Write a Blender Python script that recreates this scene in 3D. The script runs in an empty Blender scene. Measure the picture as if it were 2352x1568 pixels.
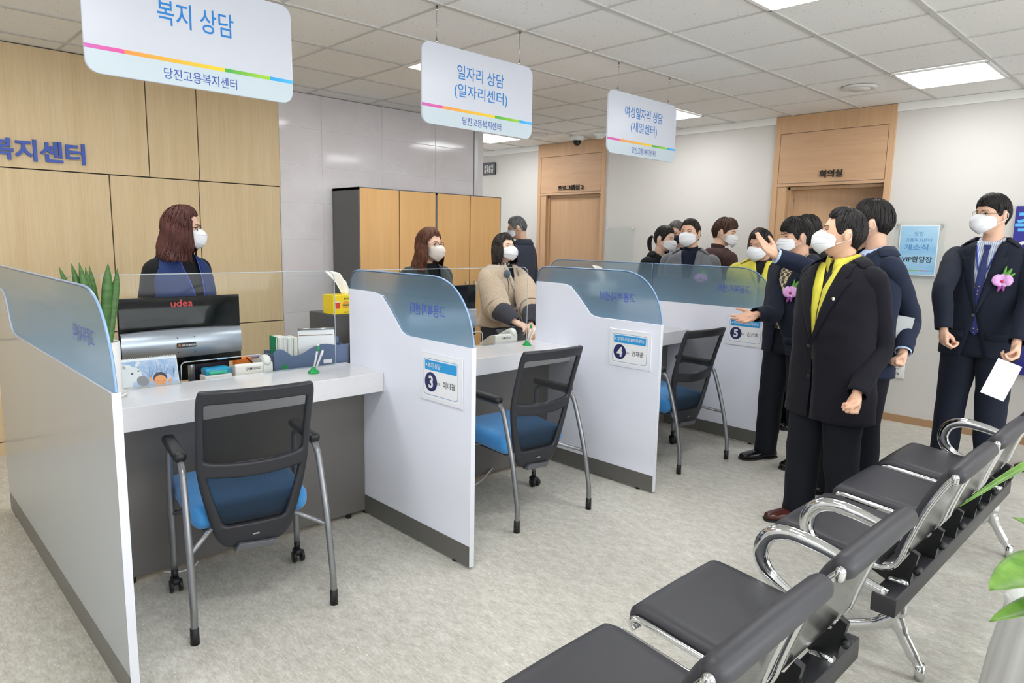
import bpy, bmesh, math, random
import numpy as np
from mathutils import Vector, Matrix, noise
S = bpy.context.scene
COL = S.collection
R = math.radians
PI = math.pi

# ------------------------------------------------------------------ camera, exposure, light
cam_d = bpy.data.cameras.new('camera')
cam_d.sensor_width = 36.0
cam_d.lens = 1580.8 * 36.0 / 2352.0
cam_d.clip_start = 0.05
cam = bpy.data.objects.new('camera', cam_d)
COL.objects.link(cam)
CAM = Vector((-1.9639, -2.2785, 1.518))
def _cam():
    y, p, r = R(-44.131), R(-8.3993), R(1.1091)
    fw = Vector((-math.sin(y) * math.cos(p), math.cos(y) * math.cos(p), math.sin(p)))
    rt = Vector((math.cos(y), math.sin(y), 0))
    up = rt.cross(fw)
    rt2 = rt * math.cos(r) + up * math.sin(r)
    up2 = -rt * math.sin(r) + up * math.cos(r)
    m = Matrix((rt2, up2, -fw)).transposed().to_4x4()
    m.translation = CAM
    return m
cam.matrix_world = _cam()
S.camera = cam
S.view_settings.view_transform = 'Standard'
S.view_settings.look = 'None'
S.view_settings.gamma = 1.0
S.view_settings.use_curve_mapping = False
S.view_settings.exposure = 1.12
PANEL = 9.0          # strength of the ceiling panels
wd = bpy.data.worlds.new('world'); S.world = wd
wd.use_nodes = True
wd.node_tree.nodes['Background'].inputs['Color'].default_value = (0.9, 0.95, 1.0, 1)
wd.node_tree.nodes['Background'].inputs['Strength'].default_value = 0.15
S.cycles.max_bounces = 10
S.cycles.transparent_max_bounces = 16
S.cycles.sample_clamp_indirect = 6.0
S.cycles.caustics_reflective = False
S.cycles.caustics_refractive = False

# added unseen area fill behind the camera, brightens the ceiling and room
fill_d = bpy.data.lights.new('fill_light', 'AREA'); fill_d.shape = 'RECTANGLE'; fill_d.size = 6.0; fill_d.size_y = 1.5; fill_d.energy = 70; fill_d.color = (0.93, 0.97, 1.0)
fill_o = bpy.data.objects.new('fill_light', fill_d); COL.objects.link(fill_o)
fill_o.location = (0.2, -5.1, 1.5); fill_o.rotation_euler = (R(90), 0, 0)

# ------------------------------------------------------------------ helpers
def lin(c):
    if isinstance(c, str):
        c = [int(c[i:i + 2], 16) / 255 for i in (0, 2, 4)]
    return [(x / 12.92 if x <= 0.04045 else ((x + 0.055) / 1.055) ** 2.4) for x in c[:3]] + [1.0]

MATS = {}
def mat(name, col='808080', rough=0.5, metal=0.0, spec=0.5, trans=0.0, ior=1.45, emit=None, es=0.0,
        noise_=None, bump=None, sheen=0.0, coat=0.0, alpha=1.0):
    """plain principled material; noise_=(scale xyz, colour2, lo, hi) mixes a second colour, bump=(scale xyz, strength, distance)"""
    if name in MATS:
        return MATS[name]
    m = bpy.data.materials.new(name); m.use_nodes = True
    nt = m.node_tree; b = nt.nodes['Principled BSDF']
    b.inputs['Base Color'].default_value = lin(col)
    b.inputs['Roughness'].default_value = rough
    b.inputs['Metallic'].default_value = metal
    b.inputs['Specular IOR Level'].default_value = spec
    b.inputs['Transmission Weight'].default_value = trans
    b.inputs['IOR'].default_value = ior
    b.inputs['Sheen Weight'].default_value = sheen
    b.inputs['Coat Weight'].default_value = coat
    b.inputs['Alpha'].default_value = alpha
    if emit:
        b.inputs['Emission Color'].default_value = lin(emit)
        b.inputs['Emission Strength'].default_value = es
    def tex(sc, detail=4.0, rough=0.55):
        tc = nt.nodes.new('ShaderNodeTexCoord'); mp = nt.nodes.new('ShaderNodeMapping')
        mp.inputs['Scale'].default_value = sc if hasattr(sc, '__len__') else (sc, sc, sc)
        nz = nt.nodes.new('ShaderNodeTexNoise'); nz.inputs['Scale'].default_value = 1.0
        nz.inputs['Detail'].default_value = detail; nz.inputs['Roughness'].default_value = rough
        nt.links.new(tc.outputs['Object'], mp.inputs['Vector']); nt.links.new(mp.outputs['Vector'], nz.inputs['Vector'])
        return nz
    if noise_:
        sc, c2, lo, hi = noise_[:4]
        nz = tex(sc); rp = nt.nodes.new('ShaderNodeValToRGB')
        rp.color_ramp.elements[0].position = lo; rp.color_ramp.elements[0].color = lin(col)
        rp.color_ramp.elements[1].position = hi; rp.color_ramp.elements[1].color = lin(c2)
        nt.links.new(nz.outputs['Fac'], rp.inputs['Fac']); nt.links.new(rp.outputs['Color'], b.inputs['Base Color'])
    if bump:
        sc, st, di = bump
        nz = tex(sc); bp = nt.nodes.new('ShaderNodeBump')
        bp.inputs['Strength'].default_value = st; bp.inputs['Distance'].default_value = di
        nt.links.new(nz.outputs['Fac'], bp.inputs['Height']); nt.links.new(bp.outputs['Normal'], b.inputs['Normal'])
    MATS[name] = m
    return m

def cat(P, n=6, closed=False):
    """Catmull-Rom resample of a polyline"""
    P = [np.array(p, float) for p in P]
    if len(P) < 3 and not closed:
        return [P[0] + (P[-1] - P[0]) * i / n for i in range(n + 1)]
    out = []
    N = len(P)
    for i in range(N if closed else N - 1):
        if closed:
            a, b, c, d = P[(i - 1) % N], P[i], P[(i + 1) % N], P[(i + 2) % N]
        else:
            b, c = P[i], P[i + 1]
            a = P[i - 1] if i else 2 * b - c
            d = P[i + 2] if i + 2 < N else 2 * c - b
        for k in range(n):
            t = k / n
            out.append(0.5 * (2 * b + (c - a) * t + (2 * a - 5 * b + 4 * c - d) * t * t + (3 * b - a - 3 * c + d) * t ** 3))
    if not closed:
        out.append(P[-1])
    return out

class MB:
    """collects shapes into one mesh"""
    def __init__(s):
        s.v = []; s.f = []; s.m = []; s.sm = []
    def add(s, vs, fs, m=0, sm=False):
        o = len(s.v)
        s.v.extend([tuple(float(x) for x in p) for p in vs])
        for f in fs:
            s.f.append([i + o for i in f]); s.m.append(m); s.sm.append(sm)
        return s
    def box(s, a, b, m=0, M=None):
        (x0, y0, z0), (x1, y1, z1) = a, b
        vs = [(x0, y0, z0), (x1, y0, z0), (x1, y1, z0), (x0, y1, z0), (x0, y0, z1), (x1, y0, z1), (x1, y1, z1), (x0, y1, z1)]
        if M is not None:
            vs = [M @ Vector(p) for p in vs]
        return s.add(vs, [(0, 3, 2, 1), (4, 5, 6, 7), (0, 1, 5, 4), (1, 2, 6, 5), (2, 3, 7, 6), (3, 0, 4, 7)], m)
    def rbox(s, a, b, r=0.005, seg=2, m=0, M=None, sm=True):
        bm = bmesh.new()
        c = [(a[i] + b[i]) / 2 for i in range(3)]; d = [abs(b[i] - a[i]) for i in range(3)]
        bmesh.ops.create_cube(bm, size=1.0)
        for v in bm.verts:
            v.co = Vector((v.co.x * d[0] + c[0], v.co.y * d[1] + c[1], v.co.z * d[2] + c[2]))
        r = min(r, min(d) * 0.49)
        bmesh.ops.bevel(bm, geom=bm.edges[:], offset=r, segments=seg, profile=0.5, affect='EDGES')
        vs = [(M @ v.co) if M is not None else v.co.copy() for v in bm.verts]
        bm.verts.index_update()
        fs = [[v.index for v in f.verts] for f in bm.faces]
        bm.free()
        return s.add(vs, fs, m, sm)
    def grid(s, P, cu=False, cv=False, m=0, sm=True, flip=False):
        nu, nv = len(P), len(P[0])
        vs = [p for row in P for p in row]
        fs = []
        for i in range(nu if cu else nu - 1):
            for j in range(nv if cv else nv - 1):
                q = [i * nv + j, ((i + 1) % nu) * nv + j, ((i + 1) % nu) * nv + (j + 1) % nv, i * nv + (j + 1) % nv]
                fs.append(q[::-1] if flip else q)
        return s.add(vs, fs, m, sm)
    def tube(s, pts, rad, n=10, m=0, caps=True, flat=1.0, up=None, closed=False):
        P = [np.array(p, float) for p in pts]; N = len(P)
        rad = [rad] * N if not hasattr(rad, '__len__') else rad
        rings = []; prev = None
        for i in range(N):
            t = (P[(i + 1) % N] - P[i - 1]) if closed else (P[min(i + 1, N - 1)] - P[max(i - 1, 0)])
            t = t / (np.linalg.norm(t) + 1e-12)
            if prev is None:
                a = np.array(up if up is not None else ((0, 0, 1) if abs(t[2]) < .9 else (1, 0, 0)), float)
            else:
                a = prev
            a = a - t * (a @ t); a /= (np.linalg.norm(a) + 1e-12); prev = a
            b = np.cross(t, a)
            rings.append([P[i] + rad[i] * (math.cos(k * 2 * PI / n) * b + flat * math.sin(k * 2 * PI / n) * a) for k in range(n)])
        s.grid(rings, cu=closed, cv=True, m=m, flip=True)
        if caps and not closed:
            o = len(s.v) - N * n
            s.f.append([o + k for k in range(n)]); s.m.append(m); s.sm.append(True)
            s.f.append([o + (N - 1) * n + k for k in range(n)][::-1]); s.m.append(m); s.sm.append(True)
        return s
    def limb(s, pts, rad, n=12, m=0):
        """tube with round ends (closed)"""
        P = [np.array(p, float) for p in pts]
        d0 = (P[0] - P[1]); d0 /= np.linalg.norm(d0) + 1e-12
        d1 = (P[-1] - P[-2]); d1 /= np.linalg.norm(d1) + 1e-12
        q, r = [], []
        for c in (0.98, 0.8, 0.45):
            q.append(P[0] + d0 * rad[0] * c); r.append(rad[0] * math.sqrt(1 - c * c))
        q += P; r += list(rad)
        for c in (0.45, 0.8, 0.98):
            q.append(P[-1] + d1 * rad[-1] * c); r.append(rad[-1] * math.sqrt(1 - c * c))
        return s.tube(q, r, n, m)
    def ball(s, c, r, n=16, k=10, m=0, M=None):
        rr = r if hasattr(r, '__len__') else (r, r, r)
        P = []
        for i in range(k + 1):
            th = PI * min(max(i / k, 0.004), 0.996)
            row = []
            for j in range(n):
                ph = 2 * PI * j / n
                p = Vector((rr[0] * math.sin(th) * math.cos(ph), rr[1] * math.sin(th) * math.sin(ph), rr[2] * math.cos(th)))
                if M is not None:
                    p = M @ p
                row.append((p.x + c[0], p.y + c[1], p.z + c[2]))
            P.append(row)
        s.grid(P, cv=True, m=m)
        o = len(s.v) - (k + 1) * n
        s.f.append([o + j for j in range(n)]); s.m.append(m); s.sm.append(True)
        s.f.append([o + k * n + j for j in range(n)][::-1]); s.m.append(m); s.sm.append(True)
        return s
    def lathe(s, prof, c=(0, 0, 0), n=24, m=0, M=None, sm=True):
        P = []
        for r, z in prof:
            row = []
            for j in range(n):
                p = Vector((max(r, 1e-4) * math.cos(2 * PI * j / n), max(r, 1e-4) * math.sin(2 * PI * j / n), z))
                if M is not None:
                    p = M @ p
                row.append((p.x + c[0], p.y + c[1], p.z + c[2]))
            P.append(row)
        return s.grid(P, cv=True, m=m, sm=sm, flip=True)
    def prism(s, out, fn, w0, w1, m=0, sm=False):
        """extrude a 2D outline; fn(u, v, w) -> 3D"""
        n = len(out)
        vs = [fn(u, v, w0) for u, v in out] + [fn(u, v, w1) for u, v in out]
        s.add(vs, [list(range(n))[::-1], [n + i for i in range(n)]], m, False)
        o = len(s.v) - 2 * n
        for i in range(n):
            s.f.append([o + i, o + (i + 1) % n, o + n + (i + 1) % n, o + n + i]); s.m.append(m); s.sm.append(sm)
        return s
    def build(s, name, mats, parent=None, loc=None, rot=None, mods=None, kind=None):
        me = bpy.data.meshes.new(name)
        me.from_pydata(s.v, [], s.f)
        for mm in (mats if isinstance(mats, (list, tuple)) else [mats]):
            me.materials.append(mm)
        me.polygons.foreach_set('material_index', s.m)
        me.polygons.foreach_set('use_smooth', s.sm)
        me.update()
        bm = bmesh.new(); bm.from_mesh(me)
        bmesh.ops.recalc_face_normals(bm, faces=bm.faces[:])
        bm.to_mesh(me); bm.free()
        o = bpy.data.objects.new(name, me); COL.objects.link(o)
        if parent is not None:
            o.parent = parent
        if loc is not None:
            o.location = loc
        if rot is not None:
            o.rotation_euler = rot
        if kind:
            o['kind'] = kind
        for k in (mods or []):
            md = o.modifiers.new(k[0].lower(), k[0])
            for a, val in k[1].items():
                setattr(md, a, val)
        return o

def BV(w, seg=2):
    return ('BEVEL', {'width': w, 'segments': seg, 'limit_method': 'ANGLE', 'angle_limit': R(35)})
def SUB(n=1):
    return ('SUBSURF', {'levels': n, 'render_levels': n})
def SOL(t, off=-1):
    return ('SOLIDIFY', {'thickness': t, 'offset': off})

def tag(o, label, cat_, group=None):
    o['label'] = label; o['category'] = cat_
    if group:
        o['group'] = group
    return o
def thing(name, label, cat_, loc=(0, 0, 0), rz=0.0, group=None):
    o = bpy.data.objects.new(name, None); o.empty_display_size = 0.05
    COL.objects.link(o); o.location = loc; o.rotation_euler = (0, 0, rz)
    return tag(o, label, cat_, group)
def copy_tree(o, parent=None):
    c = o.copy(); COL.objects.link(c)
    if parent is not None:
        c.parent = parent
    for ch in list(o.children):
        copy_tree(ch, c)
    return c

_txt = {}
def text_mesh(body, bold=0.0, depth=0.0, lead=1.0):
    key = (body, bold, depth, lead)
    if key not in _txt:
        c = bpy.data.curves.new('lettering', 'FONT')
        c.body = body; c.align_x = 'CENTER'; c.align_y = 'CENTER'; c.size = 1.0
        c.offset = bold; c.extrude = depth; c.space_line = lead; c.resolution_u = 4
        o = bpy.data.objects.new('lettering', c); COL.objects.link(o)
        dg = bpy.context.evaluated_depsgraph_get()
        me = bpy.data.meshes.new_from_object(o.evaluated_get(dg))
        V = np.array([v.co[:] for v in me.vertices]); F = [list(p.vertices) for p in me.polygons]
        bpy.data.objects.remove(o); bpy.data.curves.remove(c); bpy.data.meshes.remove(me)
        lo, hi = V.min(0), V.max(0)
        V[:, :2] -= (lo[:2] + hi[:2]) / 2
        _txt[key] = (V, F, hi - lo)
    return _txt[key]
def text(mb, body, c, xd, yd, w=None, h=None, bold=0.0, depth=0.0, m=0, lead=1.0, mirror=False):
    """lettering centred at c, reading along xd, up along yd; w/h give its size"""
    V, F, sz = text_mesh(body, bold, 0.0, lead)
    sx = w / sz[0] if w else h / sz[1]
    sy = h / sz[1] if h else sx
    xd, yd, c = Vector(xd), Vector(yd), Vector(c)
    if mirror:
        xd = -xd
    nrm = xd.cross(yd).normalized()
    if mirror:
        nrm = -nrm
    pts = [c + xd * (p[0] * sx) + yd * (p[1] * sy) for p in V]
    mb.add(pts, F, m)
    if depth:
        n = len(pts)
        cnt = {}
        for f in F:
            for i in range(len(f)):
                e = (f[i], f[(i + 1) % len(f)])
                cnt[e] = 1
        top = [p + nrm * depth for p in pts]
        mb.add(top, F, m)
        side = [(a, b) for (a, b) in cnt if (b, a) not in cnt]
        mb.add(pts + top, [(a, b, b + n, a + n) for a, b in side], m)
    return mb
def rrect(w, h, r, n=6):
    """rounded rectangle outline centred at 0"""
    out = []
    for cx, cy, a0 in ((w / 2 - r, h / 2 - r, 0), (-w / 2 + r, h / 2 - r, 90), (-w / 2 + r, -h / 2 + r, 180), (w / 2 - r, -h / 2 + r, 270)):
        for i in range(n + 1):
            a = R(a0 + 90 * i / n)
            out.append((cx + r * math.cos(a), cy + r * math.sin(a)))
    return out
X, Y, Z = Vector((1, 0, 0)), Vector((0, 1, 0)), Vector((0, 0, 1))
# ------------------------------------------------------------------ the room
XR, YW, ZC = 4.593, 3.372, 2.72          # right wall, back wall, ceiling
XL, YF = -4.2, -5.2                      # walls behind and beside the camera
YC = 7.2                                 # far end of the passage beyond the tiled wall

def nodes(m):
    return m.node_tree, m.node_tree.nodes['Principled BSDF']
def floor_mat():
    m = mat('vinyl_floor', 'B9B8B0', 0.42, spec=0.35)
    nt, b = nodes(m)
    tc = nt.nodes.new('ShaderNodeTexCoord')
    def nz(sc, rot, det=3):
        mp = nt.nodes.new('ShaderNodeMapping'); mp.inputs['Scale'].default_value = sc; mp.inputs['Rotation'].default_value = (0, 0, R(rot))
        n = nt.nodes.new('ShaderNodeTexNoise'); n.inputs['Scale'].default_value = 1; n.inputs['Detail'].default_value = det; n.inputs['Roughness'].default_value = 0.6
        nt.links.new(tc.outputs['Object'], mp.inputs[0]); nt.links.new(mp.outputs[0], n.inputs['Vector'])
        return n
    a = nz((115, 32, 1), 6); c = nz((26, 12, 1), -8, 4); e = nz((170, 60, 1), 10, 2)
    r1 = nt.nodes.new('ShaderNodeValToRGB')
    for i, (p, q) in enumerate(((0.32, 'ABA89C'), (0.52, 'C8C5BB'))):
        r1.color_ramp.elements[i].position = p; r1.color_ramp.elements[i].color = lin(q)
    el = r1.color_ramp.elements.new(0.68); el.color = lin('DCDAD1')
    mx = nt.nodes.new('ShaderNodeMix'); mx.data_type = 'FLOAT'; mx.inputs[0].default_value = 0.45
    nt.links.new(a.outputs['Fac'], mx.inputs[2]); nt.links.new(c.outputs['Fac'], mx.inputs[3])
    nt.links.new(mx.outputs[0], r1.inputs['Fac'])
    r2 = nt.nodes.new('ShaderNodeValToRGB')
    r2.color_ramp.elements[0].position = 0.63; r2.color_ramp.elements[0].color = (0, 0, 0, 1)
    r2.color_ramp.elements[1].position = 0.72; r2.color_ramp.elements[1].color = (1, 1, 1, 1)
    nt.links.new(e.outputs['Fac'], r2.inputs['Fac'])
    m2 = nt.nodes.new('ShaderNodeMix'); m2.data_type = 'RGBA'
    nt.links.new(r2.outputs['Color'], m2.inputs[0]); nt.links.new(r1.outputs['Color'], m2.inputs[6]); m2.inputs[7].default_value = lin('EDECE8')
    nt.links.new(m2.outputs[2], b.inputs['Base Color'])
    return m
def wood_mat(name, c1, c2, scale, rough=0.45, grain='z', c3=None):
    m = mat(name, c1, rough, spec=0.35)
    nt, b = nodes(m)
    tc = nt.nodes.new('ShaderNodeTexCoord')
    def nz(k, det):
        sc = [scale * k] * 3; sc['xyz'.index(grain)] = scale * k * 0.03
        mp = nt.nodes.new('ShaderNodeMapping'); mp.inputs['Scale'].default_value = sc
        n = nt.nodes.new('ShaderNodeTexNoise'); n.inputs['Scale'].default_value = 1; n.inputs['Detail'].default_value = det; n.inputs['Roughness'].default_value = 0.6
        nt.links.new(tc.outputs['Object'], mp.inputs[0]); nt.links.new(mp.outputs[0], n.inputs['Vector'])
        return n
    a, c = nz(1.0, 6), nz(0.12, 3)
    mx = nt.nodes.new('ShaderNodeMix'); mx.data_type = 'FLOAT'; mx.inputs[0].default_value = 0.4
    nt.links.new(a.outputs['Fac'], mx.inputs[2]); nt.links.new(c.outputs['Fac'], mx.inputs[3])
    r = nt.nodes.new('ShaderNodeValToRGB')
    r.color_ramp.elements[0].position = 0.3; r.color_ramp.elements[0].color = lin(c2)
    r.color_ramp.elements[1].position = 0.65; r.color_ramp.elements[1].color = lin(c1)
    nt.links.new(mx.outputs[0], r.inputs['Fac']); nt.links.new(r.outputs['Color'], b.inputs['Base Color'])
    return m
def tile_mat():
    m = mat('grey_tile', 'C9C4C6', 0.09, spec=0.5)
    nt, b = nodes(m)
    tc = nt.nodes.new('ShaderNodeTexCoord')
    n1 = nt.nodes.new('ShaderNodeTexNoise'); n1.inputs['Scale'].default_value = 2.2; n1.inputs['Detail'].default_value = 6; n1.inputs['Distortion'].default_value = 0.6
    n2 = nt.nodes.new('ShaderNodeTexNoise'); n2.inputs['Scale'].default_value = 2.6; n2.inputs['Detail'].default_value = 5; n2.inputs['Distortion'].default_value = 2.2
    for n in (n1, n2):
        nt.links.new(tc.outputs['Object'], n.inputs['Vector'])
    r1 = nt.nodes.new('ShaderNodeValToRGB')
    r1.color_ramp.elements[0].position = 0.35; r1.color_ramp.elements[0].color = lin('D9D3D4')
    r1.color_ramp.elements[1].position = 0.68; r1.color_ramp.elements[1].color = lin('E3DFE1')
    nt.links.new(n1.outputs['Fac'], r1.inputs['Fac'])
    r2 = nt.nodes.new('ShaderNodeValToRGB')
    r2.color_ramp.elements[0].position = 0.492; r2.color_ramp.elements[0].color = (0, 0, 0, 1)
    r2.color_ramp.elements[1].position = 0.508; r2.color_ramp.elements[1].color = (0, 0, 0, 1)
    e = r2.color_ramp.elements.new(0.5); e.color = (0.3, 0.3, 0.3, 1)
    nt.links.new(n2.outputs['Fac'], r2.inputs['Fac'])
    mx = nt.nodes.new('ShaderNodeMix'); mx.data_type = 'RGBA'
    nt.links.new(r2.outputs['Color'], mx.inputs[0]); nt.links.new(r1.outputs['Color'], mx.inputs[6]); mx.inputs[7].default_value = lin('F2EFF0')
    nt.links.new(mx.outputs[2], b.inputs['Base Color'])
    return m
def ceil_mat():
    m = mat('ceiling_tile', 'D9D8D6', 0.9, spec=0.1)
    nt, b = nodes(m)
    tc = nt.nodes.new('ShaderNodeTexCoord')
    v = nt.nodes.new('ShaderNodeTexVoronoi'); v.inputs['Scale'].default_value = 42; v.inputs['Randomness'].default_value = 1.0
    n = nt.nodes.new('ShaderNodeTexNoise'); n.inputs['Scale'].default_value = 9
    nt.links.new(tc.outputs['Object'], v.inputs['Vector']); nt.links.new(tc.outputs['Object'], n.inputs['Vector'])
    md = nt.nodes.new('ShaderNodeMath'); md.operation = 'MULTIPLY_ADD'; md.inputs[1].default_value = 0.28; md.inputs[2].default_value = -0.02
    nt.links.new(n.outputs['Fac'], md.inputs[0])
    lt = nt.nodes.new('ShaderNodeMath'); lt.operation = 'LESS_THAN'
    nt.links.new(v.outputs['Distance'], lt.inputs[0]); nt.links.new(md.outputs[0], lt.inputs[1])
    mx = nt.nodes.new('ShaderNodeMix'); mx.data_type = 'RGBA'
    nt.links.new(lt.outputs[0], mx.inputs[0]); mx.inputs[6].default_value = lin('F0EFED'); mx.inputs[7].default_value = lin('C4C1BD')
    nt.links.new(mx.outputs[2], b.inputs['Base Color'])
    return m

M_floor = floor_mat()
M_wall = mat('beige_wall', 'CFCCC7', 0.7, spec=0.25, bump=((90, 90, 90), 0.05, 0.01))
M_white_wall = mat('plain_wall', 'F1F1F1', 0.8)
M_maple = wood_mat('maple_panel', 'DEC8A2', 'D0B68B', 130, 0.5, 'z')
M_tile = tile_mat()
M_grout = mat('pale_grout', 'F2F0F0', 0.6)
M_ceil = ceil_mat()
M_bar = mat('ceiling_bar', 'C9C8C4', 0.5)
M_doorv = wood_mat('door_wood_upright', 'CBA783', 'BE9873', 110, 0.45, 'z')
M_doorh = wood_mat('door_wood_level', 'CBA785', 'BC9674', 110, 0.45, 'y')
M_alu = mat('brushed_aluminium', 'C8CACC', 0.35, 0.9)
M_dark = mat('dark_gap', '2A2826', 0.8)
M_black = mat('black_plastic', '1B1C1E', 0.4)
M_white = mat('white_plastic', 'E8E8E6', 0.4)
M_chrome = mat('chrome', 'D8DADC', 0.07, 1.0)

def structure(mb, name, m, **k):
    return mb.build(name, m, kind='structure', **k)

structure(MB().box((XL - 0.2, YF - 0.2, -0.1), (XR + 3.2, YC + 0.2, 0.0)), 'floor', M_floor)
# faint joints of the vinyl sheets
# ceiling: tiles, with the T-bar grid as its part
GX, GDX, GY, GDY = 1.6108, 0.6026, -1.0619, 0.5968
ceiling = structure(MB().box((XL - 0.2, YF - 0.2, ZC + 0.004), (XR + 3.2, YC + 0.2, ZC + 0.12)), 'ceiling', M_ceil)
g = MB()
for i in range(-10, 6):
    x = GX + GDX * i
    if XL < x < XR:
        g.box((x - 0.008, YF, ZC - 0.001), (x + 0.008, YC, ZC + 0.006))
for j in range(-7, 14):
    y = GY + GDY * j
    if YF < y < YC:
        g.box((XL, y - 0.014, ZC - 0.003), (XR, y + 0.014, ZC + 0.006))
g.build('ceiling_grid', M_bar, ceiling)

# back wall: maple boards with shadow joints, then glossy grey tiles
bx0 = XL
wb = MB().box((bx0, YW + 0.02, 0), (2.91, YW + 0.16, ZC + 0.01))
wall_back = structure(wb, 'wall_back', M_dark)
mp_ = MB()
def board(x0, x1, z0, z1):
    mp_.box((x0 + 0.004, YW - 0.006, z0 + 0.004), (x1 - 0.004, YW + 0.02, z1 - 0.004))
ys = [0.09, 0.79, 1.925, ZC]
for x0, x1 in ((XL, -2.6), (-2.6, -1.45), (-1.45, -0.27), (-0.27, 0.09), (0.09, 0.752)):
    board(x0, x1, ys[2], ys[3])
for x0, x1 in ((XL, -2.4), (-2.4, -1.3), (-1.3, -0.54), (-0.54, 0.08), (0.08, 0.745)):
    board(x0, x1, ys[1], ys[2])
for x0, x1 in ((XL, -1.9), (-1.9, -1.0), (-1.0, -0.25), (-0.25, 0.75)):
    board(x0, x1, ys[0], ys[1])
mp_.box((XL, YW - 0.012, 0), (0.75, YW + 0.02, 0.087))
o = mp_.build('panelling', M_maple, wall_back); o['label'] = 'pale maple boards with thin dark joints'
tl = MB()
xs = [0.752, 1.147, 1.77, 2.396, 2.905]
zz = [0.0] + [0.2 + 0.3165 * k for k in range(8)] + [ZC]
zz = [0.0, 0.218, 0.534, 0.850, 1.166, 1.482, 1.798, 2.114, 2.43, ZC]
for i in range(4):
    for j in range(len(zz) - 1):
        tl.rbox((xs[i] + 0.0012, YW, zz[j] + 0.0012), (xs[i + 1] - 0.0012, YW + 0.02, zz[j + 1] - 0.0012), 0.0015, 1, sm=False)
o = tl.build('tiling', M_tile, wall_back); o['label'] = 'glossy pale grey stone tiles'
MB().box((0.75, YW + 0.004, 0), (2.906, YW + 0.021, ZC)).build('grout', M_grout, wall_back)
# the tiled wall ends in a metal corner column; beyond it the passage
col_ = MB().box((2.906, YW - 0.012, 0), (2.955, YW + 0.16, ZC)); structure(col_, 'trim_1', M_alu)
structure(MB().box((2.955, YW - 0.002, 0), (3.035, YW + 0.16, ZC)), 'trim_2', M_tile)
structure(MB().box((2.7, YW + 0.16, 0), (2.85, YC, ZC)), 'wall_passage', M_white_wall)
structure(MB().box((2.7, YC, 0), (XR + 0.2, YC + 0.15, ZC)), 'wall_far', M_white_wall)
structure(MB().box((XL - 0.15, YF, 0), (XL, YW + 0.16, ZC)), 'wall_left', M_white_wall)
structure(MB().box((XL - 0.15, YF - 0.15, 0), (XR + 0.2, YF, ZC)), 'wall_front', M_white_wall)

# right wall with two door bays (full-height wooden surrounds)
D1 = (2.946, 4.038)      # y extent of the surround of the closed door
D2 = (-0.175, 0.885)
O1 = (2.985, 3.905)      # clear openings
O2 = (-0.135, 0.757)
DH1, DH2 = 2.085, 2.07
wr = MB()
def wy(y0, y1, z0=0.0, z1=ZC + 0.01):
    wr.box((XR, y0, z0), (XR + 0.14, y1, z1))
wy(YF, D2[0]); wy(D2[1], D1[0]); wy(D1[1], YC)
wy(D2[0], D2[1], DH2); wy(D1[0], D1[1], DH1)
wall_right = structure(wr, 'wall_right', M_wall)
cv = MB()
for y0, y1 in ((YF, D2[0]), (D2[1], D1[0]), (D1[1], YC)):
    cv.box((XR - 0.018, y0, ZC - 0.065), (XR, y1, ZC + 0.002))
structure(cv, 'trim_3', mat('cornice_white', 'E8E8E4', 0.6))
bb = MB()
for y0, y1 in ((YF, D2[0]), (D2[1], D1[0]), (D1[1], YC)):
    bb.box((XR - 0.012, y0, 0), (XR, y1, 0.062))
structure(bb, 'baseboard_right', mat('baseboard_wood', 'A98663', 0.5))

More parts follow.
